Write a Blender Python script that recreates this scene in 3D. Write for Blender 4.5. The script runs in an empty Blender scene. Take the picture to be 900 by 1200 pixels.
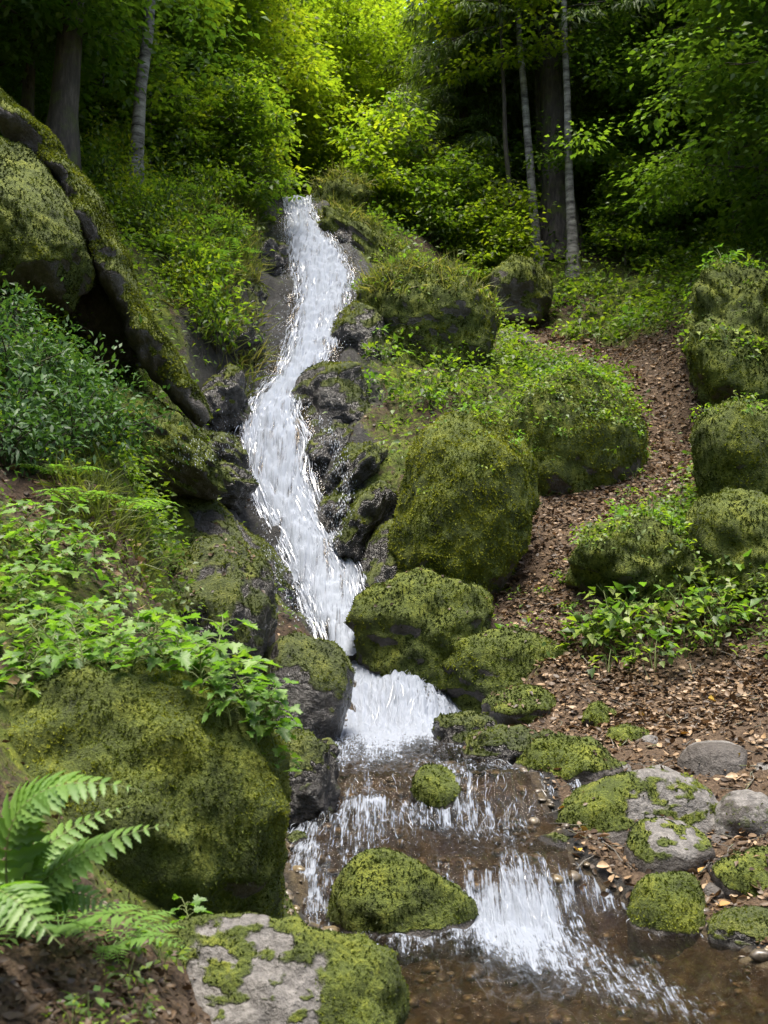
import bpy, math, random
import numpy as np
from mathutils import Vector, Matrix

R = math.radians
rng = np.random.default_rng(7)
random.seed(7)
sc = bpy.context.scene
col = sc.collection

# ------------------------------------------------------------------ camera, world, sun, exposure
CAM = np.array((0.0, 0.0, 1.75))
PITCH = R(5.0)
F = 1200.0
cam_d = bpy.data.cameras.new('camera')
cam_d.sensor_fit = 'VERTICAL'
cam_d.sensor_height = 36.0
cam_d.sensor_width = 27.0
cam_d.lens = 36.0
cam_d.clip_start = 0.05
cam_d.clip_end = 500.0
cam_d.dof.use_dof = True
cam_d.dof.focus_distance = 8.5
cam_d.dof.aperture_fstop = 4.5
cam = bpy.data.objects.new('camera', cam_d)
col.objects.link(cam)
cam.location = CAM
cam.rotation_euler = (R(90) + PITCH, 0, 0)
sc.camera = cam

SUN_EL, SUN_AZ = R(83), R(190)           # azimuth from +Y towards +X: a high sun through thin cloud
w = bpy.data.worlds.new('World')
sc.world = w
w.use_nodes = True
nt = w.node_tree
bg = nt.nodes['Background']
sky = nt.nodes.new('ShaderNodeTexSky')
sky.sky_type = 'NISHITA'
sky.sun_disc = False
sky.sun_elevation = SUN_EL
sky.sun_rotation = SUN_AZ
sky.air_density = 1.0
sky.dust_density = 4.0
sky.ozone_density = 1.0
nt.links.new(sky.outputs[0], bg.inputs[0])
bg.inputs[1].default_value = 0.15
sd = bpy.data.lights.new('sun', 'SUN')
sd.energy = 2.7
sd.angle = R(24.0)
sd.color = (1.0, 0.94, 0.82)
sun = bpy.data.objects.new('sun', sd)
col.objects.link(sun)
to_sun = Vector((math.sin(SUN_AZ) * math.cos(SUN_EL), math.cos(SUN_AZ) * math.cos(SUN_EL), math.sin(SUN_EL)))
sun.rotation_euler = to_sun.to_track_quat('Z', 'Y').to_euler()
vs = sc.view_settings
vs.view_transform = 'Standard'
vs.look = 'None'
vs.exposure = 1.7
vs.gamma = 1.0
sc.render.engine = 'CYCLES'
sc.cycles.use_denoising = True
sc.cycles.max_bounces = 8
sc.cycles.transparent_max_bounces = 12
sc.cycles.caustics_reflective = False
sc.cycles.caustics_refractive = False

# ------------------------------------------------------------------ helpers
def P(px, py, Y):
    """A point of the place at distance Y (world y) along the line of sight of a photograph pixel (900 x 1200)."""
    dx, dy = (px - 450) / F, (600 - py) / F
    c, s = math.cos(PITCH), math.sin(PITCH)
    d = np.array((dx, c - dy * s, s + dy * c))
    return CAM + d * (Y / d[1])

def Xat(px, Y, z):
    return (px - 450) / F * (Y * math.cos(PITCH) + (z - CAM[2]) * math.sin(PITCH))

def smooth(a, b, x):
    t = np.clip((x - a) / (b - a), 0, 1)
    return t * t * (3 - 2 * t)

_perm = np.random.default_rng(3).permutation(256).astype(np.int64)
_perm = np.concatenate([_perm, _perm, _perm])
_g = np.random.default_rng(4).normal(size=(256, 3))
_g /= np.linalg.norm(_g, axis=1, keepdims=True)

def noise3(p):
    p = np.asarray(p, float)
    i = np.floor(p).astype(np.int64)
    f = p - i
    u = f * f * f * (f * (f * 6 - 15) + 10)
    i &= 255
    out = 0.0
    for dx in (0, 1):
        wx = u[:, 0] if dx else 1 - u[:, 0]
        for dy in (0, 1):
            wy = u[:, 1] if dy else 1 - u[:, 1]
            for dz in (0, 1):
                wz = u[:, 2] if dz else 1 - u[:, 2]
                h = _perm[_perm[_perm[(i[:, 0] + dx) & 255] + ((i[:, 1] + dy) & 255)] + ((i[:, 2] + dz) & 255)]
                out = out + wx * wy * wz * (_g[h] * (f - np.array((dx, dy, dz)))).sum(1)
    return out * 1.5

def fbm(p, octaves=4, gain=0.5):
    p = np.asarray(p, float)
    a, s, o = 1.0, 1.0, 0.0
    for k in range(octaves):
        o = o + a * noise3(p * s + 17.3 * k)
        a *= gain
        s *= 2.03
    return o

def n2(x, y, s=1.0, o=4, seed=0.0):
    return fbm(np.stack([x * s, y * s, np.full_like(x, seed)], 1), o)

def mesh_np(name, V, Fc, attrs=None, uv=None, shade=True):
    """V (n,3); Fc one (m,k) array or a list of them."""
    me = bpy.data.meshes.new(name)
    V = np.ascontiguousarray(V, np.float32)
    Fl = Fc if isinstance(Fc, list) else [Fc]
    Fl = [np.asarray(f, np.int32) for f in Fl if len(f)]
    loops = np.concatenate([f.ravel() for f in Fl])
    tot = np.concatenate([np.full(len(f), f.shape[1], np.int32) for f in Fl])
    start = np.concatenate([[0], np.cumsum(tot)[:-1]]).astype(np.int32)
    me.vertices.add(len(V))
    me.vertices.foreach_set('co', V.ravel())
    me.loops.add(len(loops))
    me.loops.foreach_set('vertex_index', loops)
    me.polygons.add(len(tot))
    me.polygons.foreach_set('loop_start', start)
    me.update(calc_edges=True)
    if shade:
        me.polygons.foreach_set('use_smooth', np.ones(len(tot), bool))
    for k, v in (attrs or {}).items():
        a = me.attributes.new(k, 'FLOAT', 'POINT')
        a.data.foreach_set('value', np.ascontiguousarray(v, np.float32))
    if uv is not None:
        l = me.uv_layers.new(name='UVMap')
        l.data.foreach_set('uv', np.ascontiguousarray(uv[loops], np.float32).ravel())
    me.update()
    return me

def link(name, data, mat=None, parent=None):
    o = bpy.data.objects.new(name, data)
    col.objects.link(o)
    if mat is not None and data is not None and len(data.materials) == 0:
        data.materials.append(mat)
    if parent is not None:
        o.parent = parent
    return o

def tag(o, label=None, cat=None, group=None, kind=None):
    if label: o['label'] = label
    if cat: o['category'] = cat
    if group: o['group'] = group
    if kind: o['kind'] = kind
    return o

def thing(name, loc, label, cat, group=None, rz=0.0, scale=1.0):
    o = bpy.data.objects.new(name, None)
    o.empty_display_size = 0.1
    col.objects.link(o)
    o.location = [float(v) for v in loc]
    o.rotation_euler = (0, 0, rz)
    o.scale = (scale,) * 3
    return tag(o, label, cat, group)

def dup(root, loc, rot, scale, label=None, group=None):
    def cp(o, par):
        c = o.copy()
        col.objects.link(c)
        c.parent = par
        for ch in o.children:
            cp(ch, c)
        return c
    r = cp(root, None)
    r.location = [float(v) for v in loc]
    r.rotation_euler = rot if hasattr(rot, '__len__') else (0, 0, rot)
    r.scale = scale if hasattr(scale, '__len__') else (scale,) * 3
    if label: r['label'] = label
    if group: r['group'] = group
    return r

def unit(v):
    return v / np.maximum(np.linalg.norm(v, axis=-1, keepdims=True), 1e-9)

def tube(path, rad, n=6, seed=None, rough=0.0):
    """Closed-sided tapered tube along path (k,3) -> V, quads, caps left open at ends (buried or pointed)."""
    path = np.asarray(path, float)
    k = len(path)
    t = unit(np.gradient(path, axis=0))
    up = np.array((0.0, 0.0, 1.0)) if abs(t[:, 2]).mean() < 0.8 else np.array((1.0, 0.0, 0.0))
    a = unit(np.cross(t, up))
    b = np.cross(t, a)
    th = np.linspace(0, 2 * np.pi, n, endpoint=False)
    rad = np.broadcast_to(np.asarray(rad, float), (k,))[:, None] * np.ones(n)
    if rough and seed is not None:
        r2 = np.random.default_rng(seed)
        rad = rad * (1 + rough * r2.normal(size=rad.shape))
    V = path[:, None, :] + rad[..., None] * (np.cos(th)[None, :, None] * a[:, None, :] + np.sin(th)[None, :, None] * b[:, None, :])
    V = V.reshape(-1, 3)
    i = np.arange(k - 1)[:, None] * n
    j = np.arange(n)[None, :]
    j2 = (j + 1) % n
    Q = np.stack([i + j, i + j2, i + n + j2, i + n + j], -1).reshape(-1, 4)
    return V, Q

class Acc:
    """Collects pieces of the same polygon size into one mesh."""
    def __init__(s): s.V, s.F, s.A, s.n = [], [], [], 0
    def add(s, V, Fc, rnd=None):
        s.V.append(V); s.F.append(np.asarray(Fc) + s.n); s.n += len(V)
        s.A.append(np.full(len(V), random.random()) if rnd is None else np.broadcast_to(rnd, (len(V),)))
    def mesh(s, name, shade=True):
        F4 = [f for f in s.F if f.shape[1] == 4]
        F3 = [f for f in s.F if f.shape[1] == 3]
        out = []
        if F4: out.append(np.concatenate(F4))
        if F3: out.append(np.concatenate(F3))
        return mesh_np(name, np.concatenate(s.V), out, {'rnd': np.concatenate(s.A)}, shade=shade)

def leaves(pos, direc, nrm, L, W, fold=0.25, droop=0.15):
    """n leaves, each six vertices and two quads: pointed, folded on the midrib and drooping. -> V, quads"""
    n = len(pos)
    d = unit(direc)
    s = unit(np.cross(d, nrm))
    u = np.cross(s, d)
    L = np.broadcast_to(L, (n,))[:, None]
    W = np.broadcast_to(W, (n,))[:, None]
    p0 = pos
    m = pos + d * L * 0.5 - u * L * droop * 0.15
    tip = pos + d * L - u * L * droop
    l = pos + d * L * 0.42 + s * W * 0.5 + u * W * fold
    r = pos + d * L * 0.42 - s * W * 0.5 + u * W * fold
    V = np.stack([p0, l, m, r, tip], 1).reshape(-1, 3)
    i = np.arange(n)[:, None] * 5
    Q = np.concatenate([i + np.array((0, 2, 4, 1)), i + np.array((0, 3, 4, 2))], 0)
    return V, Q

def rand_dirs(n, r=None):
    r = r or rng
    return unit(r.normal(size=(n, 3)))

# ------------------------------------------------------------------ materials
def new_mat(name):
    m = bpy.data.materials.new(name)
    m.use_nodes = True
    t = m.node_tree
    for n in list(t.nodes):
        t.nodes.remove(n)
    out = t.nodes.new('ShaderNodeOutputMaterial')
    return m, t, out

def N(t, typ, **kw):
    n = t.nodes.new(typ)
    for k, v in kw.items():
        if k == 'inp':
            for a, b in v.items():
                n.inputs[a].default_value = b
        else:
            setattr(n, k, v)
    return n

def ramp(t, fac, stops, interp='LINEAR'):
    r = t.nodes.new('ShaderNodeValToRGB')
    r.color_ramp.interpolation = interp
    e = r.color_ramp.elements
    while len(e) < len(stops):
        e.new(0.5)
    for el, (p, c) in zip(e, stops):
        el.position = p
        el.color = (c, c, c, 1) if not hasattr(c, '__len__') else (*c, 1)
    if fac is not None:
        t.links.new(fac, r.inputs[0])
    return r.outputs[0]

def noise_tex(t, scale, detail=4, rough=0.55, coord='Object', vec=None, dist=0.0):
    n = N(t, 'ShaderNodeTexNoise', inp={'Scale': scale, 'Detail': detail, 'Roughness': rough, 'Distortion': dist})
    if vec is None:
        tc = t.nodes.new('ShaderNodeTexCoord')
        vec = tc.outputs[coord]
    t.links.new(vec, n.inputs['Vector'])
    return n.outputs[0]

def geo_pos(t):
    return t.nodes.new('ShaderNodeNewGeometry').outputs['Position']

def attr(t, name):
    return N(t, 'ShaderNodeAttribute', attribute_name=name).outputs['Fac']

def mixc(t, f, a, b, blend='MIX'):
    m = t.nodes.new('ShaderNodeMix')
    m.data_type = 'RGBA'
    m.blend_type = blend
    for sock, v in ((m.inputs[0], f), (m.inputs[6], a), (m.inputs[7], b)):
        if hasattr(v, 'is_linked'):
            t.links.new(v, sock)
        else:
            sock.default_value = v if not hasattr(v, '__len__') else (*v, 1)[:4]
    return m.outputs[2]

def math_n(t, op, a, b=0.0, clamp=False):
    m = N(t, 'ShaderNodeMath', operation=op, use_clamp=clamp)
    for s, v in ((m.inputs[0], a), (m.inputs[1], b)):
        if hasattr(v, 'is_linked'):
            t.links.new(v, s)
        else:
            s.default_value = v
    return m.outputs[0]

MOSS_DARK, MOSS_MID, MOSS_LIT = (0.022, 0.031, 0.006), (0.074, 0.097, 0.012), (0.19, 0.21, 0.022)

def leaf_mat(name, stops, trans=0.45, gloss=0.35, obj_var=0.12, tboost=(1.8, 1.9, 0.8)):
    m, t, out = new_mat(name)
    f = attr(t, 'rnd')
    oi = t.nodes.new('ShaderNodeObjectInfo')
    f2 = math_n(t, 'MULTIPLY_ADD', oi.outputs['Random'], obj_var * 2)
    t.nodes[-1].inputs[2].default_value = -obj_var
    f = math_n(t, 'ADD', f, f2, clamp=True)
    c = ramp(t, f, stops)
    df = N(t, 'ShaderNodeBsdfDiffuse')
    t.links.new(c, df.inputs[0])
    tr = N(t, 'ShaderNodeBsdfTranslucent')
    t.links.new(mixc(t, 1.0, c, tboost, 'MULTIPLY'), tr.inputs[0])
    mx = N(t, 'ShaderNodeMixShader', inp={0: trans})
    t.links.new(df.outputs[0], mx.inputs[1])
    t.links.new(tr.outputs[0], mx.inputs[2])
    gl = N(t, 'ShaderNodeBsdfGlossy', inp={'Roughness': 0.5})
    mg = N(t, 'ShaderNodeMixShader', inp={0: 0.09 * gloss})
    t.links.new(mx.outputs[0], mg.inputs[1])
    t.links.new(gl.outputs[0], mg.inputs[2])
    t.links.new(mg.outputs[0], out.inputs[0])
    return m

M = {}
M['herb'] = leaf_mat('herb_leaf', [(0, (0.045, 0.105, 0.016)), (0.5, (0.095, 0.190, 0.028)), (1, (0.16, 0.26, 0.038))])
M['fern'] = leaf_mat('fern_leaf', [(0, (0.06, 0.13, 0.022)), (0.5, (0.105, 0.20, 0.035)), (1, (0.16, 0.26, 0.045))])
M['shrub'] = leaf_mat('shrub_leaf', [(0, (0.018, 0.048, 0.014)), (0.5, (0.034, 0.078, 0.022)), (1, (0.062, 0.120, 0.036))], trans=0.3, gloss=0.25)
M['cover'] = leaf_mat('ground_leaf', [(0, (0.030, 0.065, 0.010)), (0.5, (0.082, 0.140, 0.016)), (1, (0.17, 0.225, 0.024))])
M['beech'] = leaf_mat('broad_leaf', [(0, (0.042, 0.088, 0.011)), (0.5, (0.092, 0.158, 0.016)), (1, (0.18, 0.24, 0.022))], trans=0.55)
M['maple'] = leaf_mat('bright_leaf', [(0, (0.085, 0.135, 0.012)), (0.5, (0.15, 0.215, 0.016)), (1, (0.25, 0.27, 0.02))], trans=0.6)
M['dim'] = leaf_mat('dark_broad_leaf', [(0, (0.038, 0.082, 0.013)), (0.5, (0.082, 0.150, 0.020)), (1, (0.15, 0.22, 0.028))], trans=0.45)
M['spruce'] = leaf_mat('spruce_needles', [(0, (0.028, 0.052, 0.013)), (0.5, (0.062, 0.100, 0.020)), (1, (0.12, 0.16, 0.028))], trans=0.4, gloss=0.3)
M['litter'] = leaf_mat('dead_leaf', [(0, (0.032, 0.020, 0.012)), (0.35, (0.085, 0.054, 0.030)), (0.65, (0.18, 0.118, 0.066)), (0.86, (0.33, 0.235, 0.145)), (0.95, (0.32, 0.16, 0.03)), (1, (0.38, 0.26, 0.05))],
                       trans=0.15, gloss=0.35, obj_var=0.45, tboost=(1.2, 1.0, 0.8))
M['moss'] = leaf_mat('moss_sprig', [(0, MOSS_DARK), (0.45, MOSS_MID), (1, MOSS_LIT)], trans=0.3, gloss=0.1, obj_var=0.05, tboost=(1.3, 1.3, 0.6))
M['drygrass'] = leaf_mat('grass_blade', [(0, (0.07, 0.09, 0.02)), (0.6, (0.14, 0.17, 0.035)), (1, (0.27, 0.24, 0.10))], trans=0.35)

def rock_mat(name, wet=0.0, tone=1.0):
    """Stone under moss. Vertex attributes: moss (0..1), pale (0..1)."""
    m, t, out = new_mat(name)
    pos = geo_pos(t)
    n1 = noise_tex(t, 3.0, 6, 0.6, vec=pos)
    nf = noise_tex(t, 26.0, 6, 0.65, vec=pos)
    stone = ramp(t, nf, [(0.3, (0.035 * tone, 0.032 * tone, 0.030 * tone)), (0.5, (0.10 * tone, 0.092 * tone, 0.085 * tone)), (0.72, (0.21 * tone, 0.195 * tone, 0.18 * tone))])
    brown = ramp(t, n1, [(0.35, (0.045, 0.030, 0.020)), (0.65, (0.12, 0.105, 0.095))])
    stone = mixc(t, 0.45, stone, brown)
    pale = ramp(t, nf, [(0.25, (0.06, 0.055, 0.052)), (0.5, (0.14, 0.13, 0.122)), (0.75, (0.26, 0.245, 0.23))])
    pf = ramp(t, math_n(t, 'ADD', attr(t, 'pale'), math_n(t, 'MULTIPLY', math_n(t, 'SUBTRACT', noise_tex(t, 11.0, 5, 0.6, vec=pos), 0.5), 1.3)), [(0.4, 0), (0.62, 1)])
    stone = mixc(t, pf, stone, pale)
    if wet:
        stone = mixc(t, 1.0, stone, (1 - 0.55 * wet,) * 3, 'MULTIPLY')
    mm = noise_tex(t, 5.0, 5, 0.6, vec=pos)
    mfine = noise_tex(t, 60.0, 4, 0.7, vec=pos)
    mosscol = ramp(t, math_n(t, 'ADD', math_n(t, 'MULTIPLY', mm, 0.6), math_n(t, 'MULTIPLY', mfine, 0.4)), [(0.34, MOSS_DARK), (0.5, MOSS_MID), (0.66, MOSS_LIT)])
    mk = ramp(t, math_n(t, 'ADD', attr(t, 'moss'), math_n(t, 'MULTIPLY', math_n(t, 'SUBTRACT', noise_tex(t, 18.0, 6, 0.7, vec=pos), 0.5), 1.2)), [(0.38, 0), (0.62, 1)])
    c = mixc(t, mk, stone, mosscol)
    b = N(t, 'ShaderNodeBsdfPrincipled')
    t.links.new(c, b.inputs['Base Color'])
    rr = mixc(t, mk, (0.75 - 0.58 * wet,) * 3, (0.92,) * 3)
    t.links.new(rr, b.inputs['Roughness'])
    b.inputs['Specular IOR Level'].default_value = 0.35 + 0.3 * wet
    bs = math_n(t, 'ADD', math_n(t, 'MULTIPLY', nf, 0.7), math_n(t, 'MULTIPLY', math_n(t, 'MULTIPLY', mfine, mk), 0.9))
    bs = math_n(t, 'ADD', bs, math_n(t, 'MULTIPLY', n1, 0.8))
    bp = N(t, 'ShaderNodeBump', inp={'Strength': 0.8 + 0.2 * wet, 'Distance': 0.04 + 0.04 * wet})
    t.links.new(bs, bp.inputs['Height'])
    t.links.new(bp.outputs[0], b.inputs['Normal'])
    t.links.new(b.outputs[0], out.inputs[0])
    return m

M['rock'] = rock_mat('mossy_stone', 0.25, 0.6)
M['wetrock'] = rock_mat('wet_stone', 1.0, 0.42)

def ground_mat():
    """Soil, leaf mould, moss, wet rock and stream bed mixed by attributes litter, moss, wet, bed."""
    m, t, out = new_mat('forest_ground')
    pos = geo_pos(t)
    nf = noise_tex(t, 22.0, 6, 0.7, vec=pos)
    nm = noise_tex(t, 4.0, 5, 0.6, vec=pos)
    soil = ramp(t, nf, [(0.3, (0.018, 0.012, 0.008)), (0.5, (0.045, 0.029, 0.018)), (0.72, (0.10, 0.066, 0.042))])
    lit = ramp(t, noise_tex(t, 34.0, 5, 0.7, vec=pos), [(0.3, (0.045, 0.027, 0.016)), (0.5, (0.075, 0.050, 0.031)), (0.7, (0.145, 0.100, 0.062))])
    moss = ramp(t, math_n(t, 'ADD', math_n(t, 'MULTIPLY', nm, 0.6), math_n(t, 'MULTIPLY', nf, 0.4)), [(0.36, MOSS_DARK), (0.52, MOSS_MID), (0.68, MOSS_LIT)])
    rock = ramp(t, nf, [(0.3, (0.006, 0.006, 0.006)), (0.55, (0.020, 0.019, 0.018)), (0.75, (0.060, 0.056, 0.053))])
    bed = ramp(t, noise_tex(t, 9.0, 6, 0.65, vec=pos), [(0.28, (0.018, 0.013, 0.009)), (0.46, (0.050, 0.036, 0.021)), (0.6, (0.10, 0.076, 0.040)), (0.75, (0.18, 0.145, 0.085))])
    def mask(a, sc=12.0, k=1.2):
        return ramp(t, math_n(t, 'ADD', attr(t, a), math_n(t, 'MULTIPLY', math_n(t, 'SUBTRACT', noise_tex(t, sc, 6, 0.7, vec=pos), 0.5), k)), [(0.38, 0), (0.62, 1)])
    c = mixc(t, mask('litter'), soil, lit)
    wm = mask('wet', 6.0, 0.8)
    c = mixc(t, wm, c, rock)
    mk = mask('moss', 9.0, 1.4)
    c = mixc(t, mk, c, moss)
    bm = attr(t, 'bed')
    c = mixc(t, bm, c, bed)
    b = N(t, 'ShaderNodeBsdfPrincipled')
    t.links.new(c, b.inputs['Base Color'])
    b.inputs['Specular IOR Level'].default_value = 0.3
    dry = math_n(t, 'MULTIPLY', wm, math_n(t, 'SUBTRACT', 1.0, mk))
    t.links.new(ramp(t, dry, [(0, 0.95), (1, 0.45)]), b.inputs['Roughness'])
    bp = N(t, 'ShaderNodeBump', inp={'Strength': 0.9, 'Distance': 0.06})
    t.links.new(math_n(t, 'ADD', nf, math_n(t, 'MULTIPLY', nm, 0.7)), bp.inputs['Height'])
    t.links.new(bp.outputs[0], b.inputs['Normal'])
    t.links.new(b.outputs[0], out.inputs[0])
    return m
M['ground'] = ground_mat()

def water_mat(name, su=30.0, sv=2.5, cu=14.0, cv=7.0, con=2.9):
    """Clear brown water with white water by attribute foam; UV is in metres (across, along)."""
    m, t, out = new_mat(name)
    tc = t.nodes.new('ShaderNodeTexCoord')
    mp = N(t, 'ShaderNodeMapping')
    mp.inputs['Scale'].default_value = (su, sv, 1)
    t.links.new(tc.outputs['UV'], mp.inputs[0])
    st = noise_tex(t, 1.0, 5, 0.6, vec=mp.outputs[0], dist=0.4)
    mp2 = N(t, 'ShaderNodeMapping')
    mp2.inputs['Scale'].default_value = (cu, cv, 1)
    t.links.new(tc.outputs['UV'], mp2.inputs[0])
    ch = noise_tex(t, 1.0, 6, 0.7, vec=mp2.outputs[0])
    tex = math_n(t, 'ADD', math_n(t, 'MULTIPLY', st, 0.55), math_n(t, 'MULTIPLY', ch, 0.45))
    ff = math_n(t, 'ADD', attr(t, 'foam'), math_n(t, 'MULTIPLY', math_n(t, 'SUBTRACT', tex, 0.5), con))
    fm = ramp(t, ff, [(0.42, 0), (0.85, 1)])
    tr = N(t, 'ShaderNodeBsdfTransparent')
    tr.inputs[0].default_value = (0.72, 0.61, 0.45, 1)
    gl = N(t, 'ShaderNodeBsdfGlossy', inp={'Roughness': 0.06})
    gl.inputs[0].default_value = (1, 1, 1, 1)
    fr = N(t, 'ShaderNodeFresnel', inp={'IOR': 1.33})
    bp = N(t, 'ShaderNodeBump', inp={'Strength': 0.8, 'Distance': 0.06})
    t.links.new(tex, bp.inputs['Height'])
    t.links.new(bp.outputs[0], gl.inputs['Normal'])
    t.links.new(bp.outputs[0], fr.inputs['Normal'])
    clear = N(t, 'ShaderNodeMixShader')
    t.links.new(fr.outputs[0], clear.inputs[0])
    t.links.new(tr.outputs[0], clear.inputs[1])
    t.links.new(gl.outputs[0], clear.inputs[2])
    wd = N(t, 'ShaderNodeBsdfDiffuse')
    wd.inputs[0].default_value = (0.34, 0.375, 0.44, 1)
    wt = N(t, 'ShaderNodeBsdfTranslucent')
    wt.inputs[0].default_value = (0.34, 0.38, 0.46, 1)
    t.links.new(bp.outputs[0], wd.inputs['Normal'])
    wm = N(t, 'ShaderNodeMixShader', inp={0: 0.3})
    t.links.new(wd.outputs[0], wm.inputs[1])
    t.links.new(wt.outputs[0], wm.inputs[2])
    mx = N(t, 'ShaderNodeMixShader')
    t.links.new(fm, mx.inputs[0])
    t.links.new(clear.outputs[0], mx.inputs[1])
    t.links.new(wm.outputs[0], mx.inputs[2])
    t.links.new(mx.outputs[0], out.inputs[0])
    return m
M['stream'] = water_mat('stream_water', 80.0, 9.0, 26.0, 13.0)
M['fall'] = water_mat('falling_water', 40.0, 3.0, 16.0, 4.0, 2.3)

def strand_mat():
    m, t, out = new_mat('white_water')
    wd = N(t, 'ShaderNodeBsdfDiffuse')
    wd.inputs[0].default_value = (0.48, 0.515, 0.58, 1)
    wt = N(t, 'ShaderNodeBsdfTranslucent')
    wt.inputs[0].default_value = (0.48, 0.52, 0.60, 1)
    wm = N(t, 'ShaderNodeMixShader', inp={0: 0.35})
    t.links.new(wd.outputs[0], wm.inputs[1])
    t.links.new(wt.outputs[0], wm.inputs[2])
    gl = N(t, 'ShaderNodeBsdfGlossy', inp={'Roughness': 0.15})
    mx = N(t, 'ShaderNodeMixShader', inp={0: 0.08})
    t.links.new(wm.outputs[0], mx.inputs[1])
    t.links.new(gl.outputs[0], mx.inputs[2])
    t.links.new(mx.outputs[0], out.inputs[0])
    return m
M['strand'] = strand_mat()

def bark_mat(name, kind):
    m, t, out = new_mat(name)
    tc = t.nodes.new('ShaderNodeTexCoord')
    mp = N(t, 'ShaderNodeMapping')
    mp.inputs['Scale'].default_value = (14, 14, 3) if kind != 'birch' else (3, 3, 12)
    t.links.new(tc.outputs['Object'], mp.inputs[0])
    n = noise_tex(t, 1.0, 6, 0.65, vec=mp.outputs[0])
    if kind == 'birch':
        c = ramp(t, n, [(0.36, (0.035, 0.03, 0.028)), (0.48, (0.15, 0.14, 0.125)), (0.66, (0.33, 0.32, 0.29))])
    elif kind == 'grey':
        c = ramp(t, n, [(0.3, (0.035, 0.032, 0.027)), (0.55, (0.11, 0.10, 0.085)), (0.75, (0.20, 0.19, 0.16))])
    else:
        c = ramp(t, n, [(0.3, (0.020, 0.016, 0.013)), (0.55, (0.062, 0.050, 0.040)), (0.75, (0.13, 0.108, 0.085))])
    mo = ramp(t, noise_tex(t, 3.0, 4, 0.6), [(0.5, 0), (0.68, 0.7)])
    c = mixc(t, mo if kind != 'birch' else 0.0, c, MOSS_MID)
    b = N(t, 'ShaderNodeBsdfPrincipled', inp={'Roughness': 0.9})
    t.links.new(c, b.inputs['Base Color'])
    bp = N(t, 'ShaderNodeBump', inp={'Strength': 0.7, 'Distance': 0.03})
    t.links.new(n, bp.inputs['Height'])
    t.links.new(bp.outputs[0], b.inputs['Normal'])
    t.links.new(b.outputs[0], out.inputs[0])
    return m
for k in ('birch', 'grey', 'dark'):
    M['bark_' + k] = bark_mat(k + '_bark', k)

def stem_mat():
    m, t, out = new_mat('green_stem')
    b = N(t, 'ShaderNodeBsdfPrincipled', inp={'Roughness': 0.6})
    c = ramp(t, noise_tex(t, 9.0, 3), [(0.3, (0.06, 0.09, 0.02)), (0.7, (0.13, 0.16, 0.04))])
    t.links.new(c, b.inputs['Base Color'])
    t.links.new(b.outputs[0], out.inputs[0])
    return m
M['stem'] = stem_mat()

# ------------------------------------------------------------------ the stream's course
# rows: world y, water level, left and right edge as photograph columns
ROWS = [(2.0, 0.0, 300, 1150), (3.4, 0.0, 380, 1060), (4.6, 0.0, 400, 980), (5.45, 0.01, 360, 860), (5.72, 0.03, 335, 760), (5.95, 0.20, 322, 690),
        (6.12, 0.27, 320, 672), (6.7, 0.33, 325, 650), (6.9, 0.44, 328, 645), (7.12, 0.55, 332, 640), (7.6, 0.58, 342, 620), (8.3, 0.61, 352, 600),
        (8.9, 0.64, 368, 580), (9.1, 0.68, 380, 574), (9.32, 0.80, 396, 566), (9.55, 0.96, 404, 556), (9.8, 1.09, 404, 536), (10.05, 1.15, 396, 505), (10.35, 1.23, 374, 440),
        (10.8, 1.62, 352, 430), (11.15, 1.95, 338, 425), (11.5, 2.40, 318, 402), (11.8, 2.78, 300, 378), (12.1, 3.20, 286, 364), (12.45, 3.66, 282, 364),
        (12.75, 4.02, 284, 350), (13.1, 4.30, 296, 352), (13.6, 4.72, 320, 375), (14.3, 5.35, 334, 396), (15.2, 6.15, 346, 410), (16.0, 6.85, 344, 414),
        (16.8, 7.52, 338, 402), (17.5, 8.12, 335, 384), (18.2, 8.75, 334, 368), (18.8, 9.28, 331, 363), (19.5, 9.40, 330, 362), (22.0, 9.5, 326, 370), (28, 9.8, 326, 370)]
ROWS = np.array(ROWS, float)
RY, RZ = ROWS[:, 0], ROWS[:, 1]
RXL = np.array([Xat(r[2], r[0], r[1]) for r in ROWS])
RXR = np.array([Xat(r[3], r[0], r[1]) for r in ROWS])

def stream_at(y):
    return np.interp(y, RY, RZ), np.interp(y, RY, RXL), np.interp(y, RY, RXR)

def lip(x, y):
    """The steps of the stream are not straight: the y at which a column x takes its level."""
    k = np.interp(y, [3, 5.2, 8.6, 9.0, 9.8, 10.1], [0, 1, 1, 0.7, 0.2, 0])
    k2 = smooth(8.9, 9.3, y) * smooth(10.15, 9.8, y)
    return y - k2 * 0.75 * np.clip(x - 0.12, 0, 1) + k * (0.16 * np.sin(x * 3.1 + 0.5) + 0.10 * np.sin(x * 7.3 + 1.9 + y))

# rocks just under the surface: x, y, radius x, radius y, height
def _b(px, py, Y, rx, ry, h):
    p = P(px, py, Y); return (p[0], Y, rx, ry, h)
BUMPS = [_b(412, 972, 6.62, 0.34, 0.20, 0.13), _b(590, 935, 6.95, 0.30, 0.22, 0.08), _b(486, 812, 9.5, 0.34, 0.30, 0.13), _b(350, 1040, 5.98, 0.16, 0.2, 0.10),
         _b(655, 1180, 4.55, 0.25, 0.22, 0.07), _b(600, 1040, 5.95, 0.35, 0.25, 0.05), _b(540, 1150, 4.8, 0.2, 0.16, 0.03), _b(440, 930, 7.05, 0.2, 0.15, 0.06)]

def bump_h(x, y):
    o = np.zeros_like(x)
    for bx, by, rx, ry, h in BUMPS:
        o += h * np.exp(-(((x - bx) / rx) ** 2 + ((y - by) / ry) ** 2) ** 1.3)
    return o

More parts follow.
